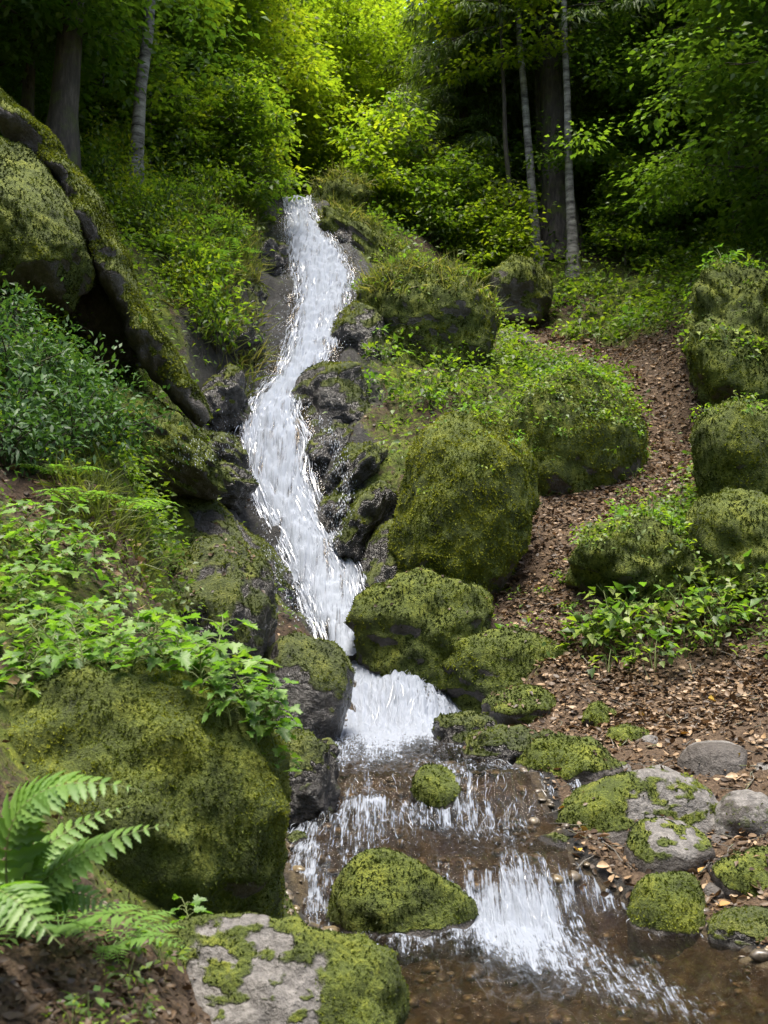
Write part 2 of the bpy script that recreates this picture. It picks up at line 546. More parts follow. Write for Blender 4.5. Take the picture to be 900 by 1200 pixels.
# ------------------------------------------------------------------ terrain
CTRL = [(40, 1190, 2.6), (60, 1110, 3.0), (20, 960, 3.4), (170, 1060, 4.0), (30, 760, 4.8), (120, 690, 5.8), (50, 620, 6.3), (140, 600, 7.0), (40, 540, 7.2), (100, 500, 8.0),
        (30, 400, 8.8), (150, 560, 8.2), (160, 735, 7.2), (225, 735, 8.9), (205, 650, 9.9), (180, 600, 10.2), (260, 620, 10.6), (120, 420, 10.6), (200, 520, 10.7), (240, 570, 11.1), (230, 480, 11.9), (250, 400, 13.0), (230, 300, 14.4),
        (270, 300, 15.0), (290, 400, 13.8), (310, 330, 15.4), (200, 230, 16.2), (160, 200, 16.8), (290, 240, 18.2), (60, 215, 12.8), (0, 180, 12.8), (110, 250, 14.0),
        (560, 830, 9.2), (640, 830, 8.8), (650, 870, 8.2), (830, 1060, 5.8), (880, 1100, 5.4), (840, 910, 7.3), (890, 850, 7.8), (720, 885, 7.7), (720, 960, 6.9), (800, 1000, 6.4),
        (800, 830, 8.6), (830, 780, 9.2), (760, 760, 9.5), (720, 720, 10.0), (640, 650, 11.0), (690, 600, 11.7), (735, 560, 12.4), (785, 490, 14.4), (700, 425, 17.0), (600, 385, 19.0), (570, 370, 20.0),
        (890, 770, 9.0), (850, 720, 9.7), (750, 625, 10.6), (800, 610, 11.4), (880, 570, 12.0), (830, 500, 14.2), (870, 320, 15.8), (820, 340, 17.0), (750, 390, 17.6),
        (700, 340, 20.0), (650, 308, 21.0), (800, 290, 21.0), (890, 260, 20.0), (560, 290, 21.5), (480, 275, 20.5), (620, 390, 18.8),
        (450, 560, 11.8), (445, 650, 11.0), (430, 480, 12.9), (480, 440, 13.9), (560, 440, 14.3), (565, 690, 10.8), (450, 330, 16.6), (430, 285, 18.3), (610, 600, 11.7), (400, 240, 20.0),
        (560, 770, 9.9), (640, 760, 9.7)]
RAW = [(0, 25, 9.7), (0, 32, 11), (0, 42, 15), (0, 60, 26), (-6, 30, 14.5), (8, 30, 15.0), (-12, 20, 13.5), (15, 22, 12.5), (22, 40, 26), (-20, 40, 23), (-14, 12, 10), (14, 12, 5.5), (-5, 5, 3.2), (6, 5, 1.0),
       (4, 3, 0.4), (-3, 2, 1.3), (-1.2, 1, 0.6), (0, 0, 0.0), (-2, -1, 1.0), (2, -1, 0.3), (-8, 8, 7.0), (9, 8, 3.2), (-3, 26, 12.5), (4, 26, 12.0), (26, 20, 16), (-26, 20, 18), (50, 60, 45), (-50, 60, 55), (0, 85, 38)]
cp = np.array([P(*c) for c in CTRL] + [np.array(r, float) for r in RAW])

def warp(x, y):
    yy = np.maximum(y + 4.0, 1.0)
    return np.stack([x / yy * 2.6, np.log(yy) * 1.9], 1)
_cw = warp(cp[:, 0], cp[:, 1])
_ck = 0.05
def _phi(a, b):
    d2 = ((a[:, None, :] - b[None, :, :]) ** 2).sum(-1)
    return np.sqrt(d2 + _ck ** 2)
_A = _phi(_cw, _cw) - 0.002 * np.eye(len(cp)) * -1
_n = len(cp)
_Pm = np.concatenate([np.ones((_n, 1)), _cw], 1)
_S = np.zeros((_n + 3, _n + 3))
_S[:_n, :_n] = _phi(_cw, _cw) - 0.004 * np.eye(_n)
_S[:_n, _n:] = _Pm
_S[_n:, :_n] = _Pm.T
_sol = np.linalg.solve(_S, np.concatenate([cp[:, 2], np.zeros(3)]))

PATH = np.array([P(*c)[:2] for c in [(905, 900, 7.0), (860, 850, 7.9), (810, 815, 8.7), (760, 760, 9.5), (700, 705, 10.2), (645, 650, 11.0), (690, 600, 11.7), (740, 555, 12.5), (795, 495, 14.3), (775, 455, 15.6), (700, 425, 17.0), (600, 388, 19.0), (560, 365, 20.3)]])
PATH_W = np.array([0.95, 0.8, 0.75, 0.7, 0.6, 0.65, 0.65, 0.6, 0.6, 0.6, 0.5, 0.5, 0.4])

def seg_dist(x, y, poly, wid):
    """Distance to a polyline divided by its local half-width."""
    best = np.full_like(x, 1e9)
    for i in range(len(poly) - 1):
        a, b = poly[i], poly[i + 1]
        ab = b - a
        t = np.clip(((x - a[0]) * ab[0] + (y - a[1]) * ab[1]) / (ab @ ab), 0, 1)
        d = np.hypot(x - a[0] - t * ab[0], y - a[1] - t * ab[1]) / (wid[i] + (wid[i + 1] - wid[i]) * t)
        best = np.minimum(best, d)
    return best

def stream_d(x, y):
    """Signed metres outside the water's edge (negative inside)."""
    _, l, r = stream_at(y)
    return np.maximum(l - x, x - r)

def H(x, y, fine=True):
    x = np.asarray(x, float).ravel(); y = np.asarray(y, float).ravel()
    z = np.empty_like(x)
    for i in range(0, len(x), 40000):
        q = warp(x[i:i + 40000], y[i:i + 40000])
        z[i:i + 40000] = _phi(q, _cw) @ _sol[:_n] + _sol[_n] + q @ _sol[_n + 1:]
    pd = seg_dist(x, y, PATH, PATH_W)
    pm = smooth(1.3, 0.7, pd)
    am = np.clip(y / 10, 0.4, 2.0)
    z = z + (1 - 0.75 * pm) * (0.11 * am * n2(x, y, 0.9, 3, 1.0) + 0.05 * n2(x, y, 3.1, 3, 2.0))
    # the channel
    ys = lip(x, y)
    wz, l, r = stream_at(ys)
    d = np.maximum(l - x, x - r)
    fall = smooth(9.9, 10.6, y)
    depth = 0.16 - 0.05 * fall
    inside = np.clip(-d / 0.35, 0, 1)
    zt = wz - depth * inside + np.clip(d, 0, None) * 0.35 + 0.02
    zt = zt + bump_h(x, y) * (1 - fall)
    reach = 0.45 + 0.35 * fall
    k = smooth(reach, 0.0, d)
    z = z * (1 - k) + zt * k
    if fine:
        # cobbles on the bed, ledges on the wet rock beside the falls
        c = n2(x, y, 5.0, 3, 5.0)
        z = z + smooth(0.15, -0.1, d) * (1 - fall) * (0.055 * c)
        rockk = fall * smooth(2.2, 0.0, d)
        z = z + rockk * (0.22 * n2(x, y, 1.7, 4, 9.0) - 0.16 * np.abs(n2(x, y, 3.2, 4, 4.0)))
        z = z + 0.018 * n2(x, y, 14.0, 2, 6.0)
    return z

def Hn(x, y, e=0.06):
    z = H(x, y)
    dx = (H(x + e, y) - z) / e
    dy = (H(x, y + e) - z) / e
    return z, unit(np.stack([-dx, -dy, np.ones_like(dx)], 1))

def masks(x, y, z, nz):
    d = stream_d(x, lip(x, y))
    pd = seg_dist(x, y, PATH, PATH_W)
    nn = n2(x, y, 0.8, 4, 3.0)
    litter = smooth(1.6, 0.8, pd + 0.35 * nn)
    shore = smooth(10.2, 9.0, y) * smooth(-0.2, 0.2, d) * smooth(0.2, 0.8, x) * smooth(2.6, 0.8, d)   # the strip of stones and leaves by the water
    near_left = smooth(3.9, 3.0, y) * smooth(-0.2, -0.7, x)
    soil_left = np.exp(-(((x + 1.9) / 0.5) ** 2 + ((y - 6.6) / 0.7) ** 2))
    litter = np.clip(np.maximum.reduce([litter, 0.9 * shore, near_left, 0.8 * soil_left]), 0, 1)
    fall = smooth(9.4, 10.6, y)
    wet = fall * smooth(1.3, 0.3, d + 0.5 * nn) * smooth(21, 19, y)
    wet = np.maximum(wet, smooth(0.18, 0.0, d))
    moss = np.clip(0.62 + 0.5 * nn, 0, 1) * (1 - litter) * (1 - 0.55 * wet)
    bed = smooth(0.04, -0.05, d) * (1 - smooth(9.3, 9.9, y))
    return dict(litter=litter, wet=wet, moss=moss, bed=bed)

def build_terrain():
    na, nr = 560, 560
    s = np.linspace(-1, 1, na)
    ang = R(27) * s + R(36) * s ** 5
    rad = np.concatenate([np.geomspace(2.0, 31, nr - 60), np.geomspace(31.4, 110, 60)])
    A, RR = np.meshgrid(ang, rad)
    x = (RR * np.sin(A)).ravel()
    y = (RR * np.cos(A) - 4.0).ravel()
    z = H(x, y)
    i = np.arange(nr - 1)[:, None] * na
    j = np.arange(na - 1)[None, :]
    Q = np.stack([i + j, i + j + 1, i + na + j + 1, i + na + j], -1).reshape(-1, 4)
    me = mesh_np('terrain', np.stack([x, y, z], 1), Q, masks(x, y, z, None))
    return tag(link('terrain', me, M['ground']), 'steep forest floor of moss, soil and leaf mould with wet rock beside the falls', 'terrain', kind='structure')
terrain = build_terrain()

# ------------------------------------------------------------------ water
def water_grid(y0, y1, nrow, ncol, over, seed, name, mat, label, geom=True):
    yy = np.linspace(y0, y1, nrow)
    wz, l, r = stream_at(yy)
    t = np.linspace(0, 1, ncol)
    x = (l - over)[:, None] + ((r - l) + 2 * over)[:, None] * t[None, :]
    y = np.repeat(yy[:, None], ncol, 1)
    X, Y = x.ravel(), y.ravel()
    ys = lip(X, Y)
    z, ll, rr = stream_at(ys)
    e = 0.05
    slope = (stream_at(ys + e)[0] - stream_at(ys - e)[0]) / (2 * e)
    below = (stream_at(ys + 0.30)[0] - stream_at(ys + 0.05)[0]) / 0.25          # a step just upstream
    fall = smooth(9.9, 10.5, Y)
    arc = np.concatenate([[0], np.cumsum(np.hypot(np.diff(yy), np.diff(wz)))])
    ARC = np.repeat(arc[:, None], ncol, 1).ravel()
    turb = np.clip(slope * 1.3, 0, 1) + np.clip(below, 0, 1)
    d = np.maximum(ll - X, X - rr)
    bh = bump_h(X, Y)
    p_long = np.stack([X * 13, ARC * 2.4, np.full_like(X, seed)], 1)
    p_iso = np.stack([X * 7.5, ARC * 5.0, np.full_like(X, seed + 5)], 1)
    rip = 0.55 * noise3(p_long) + 0.45 * fbm(p_iso, 3) + 0.45 * noise3(np.stack([X * 24, ARC * 7, np.full_like(X, seed + 9)], 1))
    amp = np.where(fall > 0.5, 0.05, 0.024 + 0.026 * np.clip(turb, 0, 1) + 0.016 * smooth(5.6, 5.0, Y))
    edge = smooth(0.0, -0.25, d)
    if name == 'waterfall':
        # the sheet bulges off the rock and breaks up
        z = z + 0.05 + 0.10 * edge + 0.07 * fbm(np.stack([X * 4, ARC * 1.6, np.full_like(X, 2.2)], 1), 3) + amp * rip
        foam = 0.0 + 0.60 * smooth(0.10, -0.10, d + 0.10 * fbm(np.stack([X * 6, ARC * 3, np.full_like(X, 7.7)], 1), 3)) + 0.35 * smooth(0.0, -0.25, d)
        foam = foam + 0.32 * noise3(np.stack([X * 13, ARC * 1.9, np.full_like(X, 4.4)], 1)) + 0.2 * noise3(np.stack([X * 5, ARC * 2.5, np.full_like(X, 1.4)], 1))
        foam = foam * smooth(0.22, 0.02, d)
        foam = foam * smooth(20.2, 19.2, Y) 
    else:
        z = z + bh * 0.95 + amp * rip
        foam = 0.19 + 0.30 * np.clip(slope * 1.0, 0, 1) * np.where(Y < 6.5, 0.45 + 0.75 * smooth(0.1, 0.4, X), np.where(Y < 8, 0.7, 1.0)) + 0.34 * np.clip(below, 0, 1.1) + 0.55 * noise3(np.stack([X * 2.4, ARC * 0.9, np.full_like(X, 3.3)], 1))
        foam = foam + 0.36 * smooth(8.6, 9.0, Y) * (1 - 0.55 * smooth(9.15, 9.3, Y)) + 0.10 * smooth(9.2, 9.35, Y) + 0.35 * smooth(9.85, 10.0, Y) + 0.40 * smooth(7.9, 8.8, Y) * smooth(0.55, -0.1, X - np.interp(Y, [7.9, 8.8], [0.3, 0.8]))
        foam = foam - 0.20 * smooth(5.2, 4.9, Y)
        foam = foam + 0.22 * smooth(6.9, 7.4, Y) * smooth(9.2, 8.6, Y) + (0.25 + 0.2 * np.clip(slope, 0, 1)) * noise3(np.stack([X * 15, ARC * 1.6, np.full_like(X, 6.1)], 1)) - 0.45 * smooth(0.06, 0.12, bh) * smooth(9.0, 9.3, Y)
        run = np.exp(-((X - np.interp(Y, [4.4, 5.2, 5.8], [1.25, 0.85, 0.65])) / 0.33) ** 2) * smooth(4.2, 4.9, Y) * smooth(5.9, 5.5, Y)
        foam = foam + 0.55 * run
    V = np.stack([X, Y, z], 1)
    i = np.arange(nrow - 1)[:, None] * ncol
    j = np.arange(ncol - 1)[None, :]
    Q = np.stack([i + j, i + j + 1, i + ncol + j + 1, i + ncol + j], -1).reshape(-1, 4)
    me = mesh_np(name, V, Q, {'foam': np.clip(foam, 0, 1.4)}, uv=np.stack([X, ARC], 1))
    o = tag(link(name, me, mat), label, 'water', kind='structure')
    return o
water_grid(2.0, 10.12, 620, 260, 0.25, 1.0, 'stream', M['stream'], 'clear brown stream running over small steps below the waterfall')
water_grid(10.0, 22.0, 620, 90, 0.12, 2.0, 'waterfall', M['fall'], 'white waterfall sliding down a narrow gully of dark rock')

def fall_point(t, y):
    wz, l, r = stream_at(y)
    return np.stack([l + (r - l) * t, y, wz], -1)

def ribbons(name, start_t, start_y, length, wid, lift, label, seed, spread=0.0):
    """Thin tapered strands of white water following the fall."""
    r = np.random.default_rng(seed)
    n, k = len(start_t), 6
    s = np.linspace(0, 1, k)
    y = start_y[:, None] - length[:, None] * s[None, :] * 0.72
    t = start_t[:, None] + spread * r.normal(size=(n, 1)) * s[None, :]
    p = fall_point(t, y)
    p[..., 2] += lift[:, None] * (0.4 + 1.2 * s * (1 - s) * 2) + 0.06
    tan = unit(np.gradient(p, axis=1))
    side = unit(np.cross(tan, np.array((0, -0.7, 0.7)) + 0.5 * r.normal(size=(n, 1, 3))))
    ww = wid[:, None] * np.sin(np.pi * np.clip(s, 0.04, 0.96))[None, :]
    a, b = p - side * ww[..., None], p + side * ww[..., None]
    V = np.stack([a, b], 2).reshape(-1, 3)
    base = (np.arange(n) * k * 2)[:, None] + (np.arange(k - 1) * 2)[None, :]
    Q = np.stack([base, base + 1, base + 3, base + 2], -1).reshape(-1, 4)
    o = link(name, mesh_np(name, V, Q), M['strand'])
    return tag(o, label, 'water', kind='stuff')
n = 6500
yy = rng.uniform(10.5, 19.3, n)
tt = np.clip(rng.beta(1.1, 1.1, n) * 1.06 - 0.03, -0.05, 1.05)
ribbons('white_water', tt, yy, rng.uniform(0.06, 0.32, n), rng.uniform(0.002, 0.0065, n), rng.uniform(0.0, 0.09, n), 'streaks of white water running down the waterfall', 5, 0.03)

def drops(name, pts, vel, size, label):
    """Small elongated drops."""
    n = len(pts)
    v = unit(vel)
    a = unit(np.cross(v, np.array((0.3, 0.9, 0.2))))
    b = np.cross(v, a)
    s = size[:, None]
    V = np.stack([pts + v * s * 2.2, pts + a * s * .5, pts + b * s * .5, pts - a * s * .5, pts - b * s * .5, pts - v * s * 2.2], 1).reshape(-1, 3)
    i = (np.arange(n) * 6)[:, None]
    T = np.concatenate([i + np.array(q) for q in ((0, 1, 2), (0, 2, 3), (0, 3, 4), (0, 4, 1), (5, 2, 1), (5, 3, 2), (5, 4, 3), (5, 1, 4))])
    return tag(link(name, mesh_np(name, V, T), M['strand']), label, 'water', kind='stuff')
n = 3600
yy = rng.uniform(10.3, 18.8, n)
edge_t = np.where(rng.random(n) < 0.5, rng.normal(-0.08, 0.10, n), rng.normal(1.08, 0.10, n))
pp = fall_point(edge_t, yy)
pp[:, 2] = np.maximum(pp[:, 2], H(pp[:, 0], pp[:, 1])) + np.abs(rng.normal(0.0, 0.09, n)) + 0.02
drops('spray', pp, np.stack([rng.normal(0, .3, n), -np.ones(n), -np.ones(n)], 1), rng.uniform(0.003, 0.010, n), 'drops of spray thrown off the edges of the falls')

def stream_z(x, y):
    return stream_at(lip(x, y))[0] + 0.95 * bump_h(x, y)
def stream_threads(n, seed):
    r = np.random.default_rng(seed)
    y0 = r.uniform(4.3, 9.95, n * 3)
    _, l, rr = stream_at(y0)
    x0 = l + (rr - l) * r.random(n * 3)
    e = 0.06
    sl = (stream_z(x0, y0 + e) - stream_z(x0, y0 - e)) / (2 * e)
    bl = np.clip((stream_z(x0, y0 + 0.35) - stream_z(x0, y0)) / 0.35, 0, 1)
    p = np.clip(-0.05 + 0.6 * np.clip(sl, 0, 1) + 0.45 * bl + 0.6 * noise3(np.stack([x0 * 2.2, y0 * 1.6, 0 * x0], 1)) + 0.25 * smooth(7.0, 8.6, y0), 0.02, 1) * smooth(4.3, 5.3, y0 + 0.5 * (x0 > 0.4))
    keep = r.random(n * 3) < p
    x0, y0, sl = x0[keep][:n], y0[keep][:n], sl[keep][:n]
    m, k = len(x0), 6
    s = np.linspace(0, 1, k)
    ln = r.uniform(0.025, 0.10, m) * (1 + np.clip(sl, 0, 1)) * (y0 / 6.5) ** 0.5
    y = y0[:, None] - ln[:, None] * s
    x = x0[:, None] + (r.normal(size=(m, 1)) * 0.22 + 0.35 * np.sin(x0 * 4 + y0 * 3)[:, None]) * ln[:, None] * s + 0.006 * np.sin(s * 7 + r.uniform(0, 6, (m, 1)))
    z = stream_z(x.ravel(), y.ravel()).reshape(m, k) + 0.016 + 0.02 * r.random((m, 1)) * np.sin(np.pi * s)
    P_ = np.stack([x, y, z], -1)
    tan = unit(np.gradient(P_, axis=1))
    side = unit(np.cross(tan, np.array((0, 0, 1.0)) + 0.7 * r.normal(size=(m, 1, 3))))
    ww = r.uniform(0.0005, 0.0015, m)[:, None] * np.sin(np.pi * np.clip(s, 0.05, 0.95)) * (y0[:, None] / 6.5) ** 0.5
    V = np.stack([P_ - side * ww[..., None], P_ + side * ww[..., None]], 2).reshape(-1, 3)
    base = (np.arange(m) * k * 2)[:, None] + (np.arange(k - 1) * 2)[None, :]
    Q = np.stack([base, base + 1, base + 3, base + 2], -1).reshape(-1, 4)
    tag(link('foam', mesh_np('foam', V, Q), M['strand']), 'silvery threads of foam and painted glints on the running stream', 'water', kind='stuff')
stream_threads(1500, 15)  # foam flecks that also paint the bright sparkle of the water

# ------------------------------------------------------------------ boulders
import bmesh
_ico = {}
def ico(sub):
    if sub not in _ico:
        bm = bmesh.new()
        bmesh.ops.create_icosphere(bm, subdivisions=sub, radius=1.0)
        V = np.array([v.co[:] for v in bm.verts]); Fc = np.array([[v.index for v in f.verts] for f in bm.faces])
        bm.free()
        _ico[sub] = (unit(V), Fc)
    return _ico[sub]

def vert_normals(V, Fc):
    fn = np.cross(V[Fc[:, 1]] - V[Fc[:, 0]], V[Fc[:, 2]] - V[Fc[:, 0]])
    vn = np.zeros_like(V)
    for k in range(3):
        np.add.at(vn, Fc[:, k], fn)
    return unit(vn), fn

BOULDERS = []
def tufts(pts, nr, size, r, lean=0.7):
    """Tiny moss sprigs: three leaves per point."""
    k = 3
    p = np.repeat(pts, k, 0)
    nn = np.repeat(nr, k, 0)
    d = unit(nn * 0.75 + lean * r.normal(size=p.shape) + np.array((0, 0, 0.15)))
    L = np.repeat(size, k) * r.uniform(0.7, 1.4, len(p))
    return leaves(p - nn * 0.004, d, unit(nn + 0.6 * r.normal(size=p.shape)), L, L * 0.5, 0.2, 0.3), k

def boulder(name, px, py, rx, ry, Y, label, tilt=0.0, depth=1.0, moss=0.7, mode='top', sub=5, seed=1, amp=0.16, planes=7, mat='rock', tuft=1.0, down=0.25, hmin=0.72, cat='boulder', yaw=0.0, pale=0.0, group=None, power=2.2, patch=None, skirt=0.75, tint=-0.08):
    """px, py, rx, ry: the outline in the photograph; the stone reaches further down into the ground by the share 'down'."""
    c = P(px, py, Y)
    k = (Y * math.cos(PITCH)) / F
    r = np.random.default_rng(seed)
    D, Fc = ico(sub)
    if mat == 'wetrock': moss = moss * 0.72
    rr = 1.0 / ((np.abs(D) ** power).sum(1) ** (1 / power))
    for q in range(planes):
        nn = unit(r.normal(size=3)); h = r.uniform(hmin, 0.97)
        dn = D @ nn
        lim = np.where(dn > 0.05, h / np.maximum(dn, 0.05), 9.0)
        # soft minimum keeps the broken edges rounded
        rr = -np.log(np.exp(-14 * rr) + np.exp(-14 * np.minimum(lim, 3))) / 14
    dv = D * rr[:, None]
    rr = rr * (1 + amp * fbm(dv * 1.5 + seed * 3.7, 3) + 0.35 * amp * fbm(dv * 5 + seed, 3))
    low = np.clip(-D[:, 2], 0, 1)
    D = D * np.stack([1 / np.maximum(np.sqrt(1 - low ** 2), 0.62) ** skirt] * 2 + [np.ones(len(D))], 1)
    S = np.array((rx * k, (rx + ry) / 2 * k * depth, ry * k * (1 + down)))
    V = D * rr[:, None] * S
    a = R(tilt)                                       # positive tilt: falls to the right in the picture
    ca, sa = math.cos(a), math.sin(a)
    Rt = np.array(((ca, 0, sa), (0, 1, 0), (-sa, 0, ca)))
    cy, sy = math.cos(yaw), math.sin(yaw)
    Rz = np.array(((cy, -sy, 0), (sy, cy, 0), (0, 0, 1)))
    V = V @ Rz.T @ Rt.T
    cc = c - np.array((0, 0, ry * k * down))
    vn, fn = vert_normals(V, Fc)
    W = V + cc
    nz = vn[:, 2]
    nn = fbm(W * 2.2 + seed, 4)
    ln = nz + 0.45 * nn
    hz = V[:, 2] / S[2]
    if mode == 'top':
        mm = smooth(0.68 - moss * 1.5, 0.95 - moss * 1.3, ln)
    elif mode == 'flank':
        mm = smooth(0.92, 0.55, ln) * smooth(-0.7, 0.0, hz) * moss * 1.3
    else:
        mm = smooth(0.5, 0.9, ln) * moss
    pl = np.zeros(len(V))
    if mode == 'flank':
        pl = smooth(0.55, 0.85, ln)
    if pale:
        pl = np.maximum(pl, pale * smooth(0.2, 0.5, nn + 0.25))
    if patch is not None:                              # a bare lichened patch on one face
        pc = P(*patch[:3]); dd = np.linalg.norm((W - pc) * np.array((1, 0.8, 1)), axis=1) / patch[3]
        pk = smooth(1.05, 0.75, dd + 0.30 * fbm(W * 6, 3))
        pl = np.maximum(pl, 0.8 * pk); mm = mm * (1 - 0.9 * pk * (0.35 + 0.65 * smooth(-0.25, 0.15, fbm(W * np.array((9, 9, 22)), 3))))
    wl = W[:, 2] - stream_at(lip(W[:, 0], W[:, 1]))[0]
    if Y < 9.3:
        mm = mm * smooth(-0.01, 0.05, wl)              # no moss at the waterline
    me = mesh_np(name, V, Fc, {'moss': np.clip(mm, 0, 1), 'pale': pl})
    o = link(name, me, M[mat])
    o.location = cc
    tag(o, label, cat, group)
    if tuft > 0:
        ar = np.linalg.norm(fn, axis=1) / 2
        mf = mm[Fc].mean(1)
        ok = smooth(0.25, 0.7, mf) * ar * np.clip(0.75 + 0.8 * fbm(W[Fc].mean(1) * 2.6 + 9, 3), 0.12, 1)
        # only what stands out of the ground
        ctr = W[Fc].mean(1)
        g = H(ctr[:, 0], ctr[:, 1], False)
        ok = ok * (ctr[:, 2] > g - 0.03)
        tot = ok.sum()
        if tot > 0:
            size = 0.0105 * (Y / 5.0) ** 0.75
            n = max(12, int(min(16000, tot / (size * size) * 0.55 * tuft)))
            fi = r.choice(len(Fc), n, p=ok / tot)
            bw = r.dirichlet((1, 1, 1), n)
            pts = (V[Fc[fi]] * bw[:, :, None]).sum(1)
            nr = unit((vn[Fc[fi]] * bw[:, :, None]).sum(1))
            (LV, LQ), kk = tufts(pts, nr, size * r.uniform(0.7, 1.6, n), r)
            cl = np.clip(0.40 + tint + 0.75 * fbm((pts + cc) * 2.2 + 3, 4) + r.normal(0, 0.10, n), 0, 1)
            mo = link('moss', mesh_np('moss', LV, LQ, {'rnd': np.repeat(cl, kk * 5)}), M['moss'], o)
            mo['kind'] = 'stuff'
    BOULDERS.append((o, W, Fc, vn, mm))
    return o

B = boulder
front_rock = B('boulder', 318, 1190, 158, 118, 3.6, 'large mossy boulder with a bare grey lichen patch on its face beside the stream', 6, 0.9, 0.95, sub=6, seed=11, pale=0.0, amp=0.12, tuft=0.9, patch=(285, 1150, 3.28, 0.34))
left_bank = B('mossy_boulder', 130, 935, 205, 150, 4.45, 'big moss covered boulder with leafy herbs growing over its top', 16, 0.8, 0.95, skirt=0.5, tint=0.08, sub=6, seed=12, amp=0.14, tuft=1.3, down=0.4, planes=4, hmin=0.85)
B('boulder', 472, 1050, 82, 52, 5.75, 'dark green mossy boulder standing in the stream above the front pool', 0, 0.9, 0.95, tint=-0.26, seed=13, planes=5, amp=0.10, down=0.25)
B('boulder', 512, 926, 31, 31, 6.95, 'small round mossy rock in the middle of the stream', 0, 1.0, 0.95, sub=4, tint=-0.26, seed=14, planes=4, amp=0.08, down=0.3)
B('boulder', 350, 898, 50, 40, 6.85, 'dark moss topped rock on the bank edge below the herbs', 8, 1.0, 0.55, tint=-0.16, seed=15, mat='wetrock', down=0.35)
B('boulder', 352, 797, 62, 54, 8.7, 'wet black rock glistening at the foot of the falls', 18, 1.0, 0.62, seed=16, mat='wetrock', planes=5, tuft=0.8, down=0.3, amp=0.10, hmin=0.85)
B('boulder', 243, 720, 92, 82, 8.7, 'rounded brown boulder with thick moss on its lower side', 32, 1.0, 0.62, tint=-0.16, seed=17, mat='wetrock', down=0.35, pale=0.0)
B('rock_slab', 246, 650, 112, 58, 10.7, 'long dark wet slab sloping down to the lower chute of the falls', 30, 1.0, 0.3, seed=18, mat='wetrock', down=0.4, cat='rock')
B('boulder', 545, 853, 40, 20, 8.5, 'low wet mossy rock at the edge of the foaming pool', -5, 1.2, 0.6, sub=4, tint=-0.26, seed=19, mat='wetrock', down=0.5)
B('boulder', 590, 876, 48, 27, 7.9, 'low mossy rock with a wet shiny crown beside the small stream step', 4, 1.2, 0.6, sub=5, tint=-0.26, seed=20, mat='wetrock', down=0.5)
B('boulder', 662, 905, 62, 40, 7.55, 'bright mossy rock joined to a grey stone by the leaf covered shore', 8, 1.1, 0.75, tint=-0.16, seed=21, down=0.4)
B('stone', 722, 908, 24, 16, 7.5, 'small bare grey stone between the bright mossy rock and the pale topped boulder', 10, 1.2, 0.0, sub=4, seed=22, tuft=0, pale=1, down=0.5, cat='stone')
B('boulder', 745, 960, 108, 50, 6.85, 'long boulder with a flat pale top and a shaggy mossy flank', -12, 0.9, 0.95, patch=(790, 928, 6.75, 0.36), tint=-0.16, seed=23, down=0.45, planes=6, amp=0.1)
B('boulder', 784, 993, 52, 36, 6.3, 'rounded stone with a dark wrinkled top and a moss collar', -4, 1.0, 0.9, patch=(792, 970, 6.15, 0.22), tint=-0.26, seed=24, down=0.45, planes=4, amp=0.08)
B('boulder', 786, 1070, 48, 46, 5.75, 'round dark green stone standing in the water at the shore', 0, 1.0, 0.85, tint=-0.26, seed=25, planes=4, amp=0.08, down=0.3)
B('stone', 840, 893, 45, 24, 7.5, 'flat pale round stone lying on the brown leaves', 0, 1.1, -0.4, sub=5, seed=26, tuft=0, pale=1, planes=3, amp=0.06, down=0.4, cat='stone')
B('stone', 880, 962, 46, 34, 6.65, 'large smooth pale grey stone above the mossy shore stones', -6, 1.0, 0.3, mode='flank', seed=27, planes=3, amp=0.07, pale=0.9, down=0.4, cat='stone', tuft=0.4)
B('boulder', 880, 1028, 54, 42, 6.0, 'dark mossy stone with a strip of dry leaves on its top', -4, 1.0, 0.65, tint=-0.26, seed=28, planes=5, amp=0.1, down=0.35)
B('boulder', 885, 1096, 58, 30, 5.45, 'low dark wet stone at the water line below the leaf strip', 0, 1.0, 0.5, tint=-0.26, seed=29, mat='wetrock', planes=4, amp=0.08, down=0.4)
B('boulder', 497, 722, 84, 54, 10.15, 'domed dark mossy boulder beside the lower pool of the falls', -8, 1.0, 0.85, tint=-0.16, seed=30, down=0.35, planes=6)
B('boulder', 604, 772, 98, 40, 10.0, 'long low mossy boulder at the edge of the path', 6, 1.0, 0.85, tint=-0.16, seed=31, down=0.45, planes=6, amp=0.12)
B('boulder', 612, 820, 48, 15, 8.95, 'flat mossy rock lying low in brown leaves above the stream', 4, 1.3, 0.6, sub=4, tint=-0.26, seed=32, down=0.8)
B('stone', 702, 836, 22, 12, 8.6, 'small moss capped stone half buried in path leaves', 0, 1.0, 0.6, sub=4, seed=33, down=0.6, cat='stone')
B('stone', 737, 863, 26, 13, 8.1, 'small brown mossy stone in the leaves beside the pale topped boulder', 0, 1.0, 0.6, sub=4, seed=34, down=0.6, cat='stone')
B('boulder', 545, 582, 80, 98, 11.0, 'tall rounded boulder covered in bright yellow green moss', 8, 0.9, 1.0, skirt=0.4, tint=0.45, sub=6, seed=35, down=0.2, planes=4, amp=0.10, tuft=1.6, hmin=0.8)  # raised moss tint stands in for sunlight on this boulder
B('boulder', 664, 520, 112, 92, 12.7, 'big domed boulder overgrown with small leafy plants at the bend of the path', 18, 0.62, 0.95, skirt=0.25, tint=0.12, yaw=0.62, sub=6, seed=36, down=0.2, planes=4, amp=0.10, tuft=1.2, hmin=0.8)
B('boulder', 498, 374, 84, 62, 15.2, 'great mossy boulder with grass on its crown above the middle of the falls', 18, 1.0, 0.85, sub=6, seed=37, down=0.25, planes=6, amp=0.12, hmin=0.78)
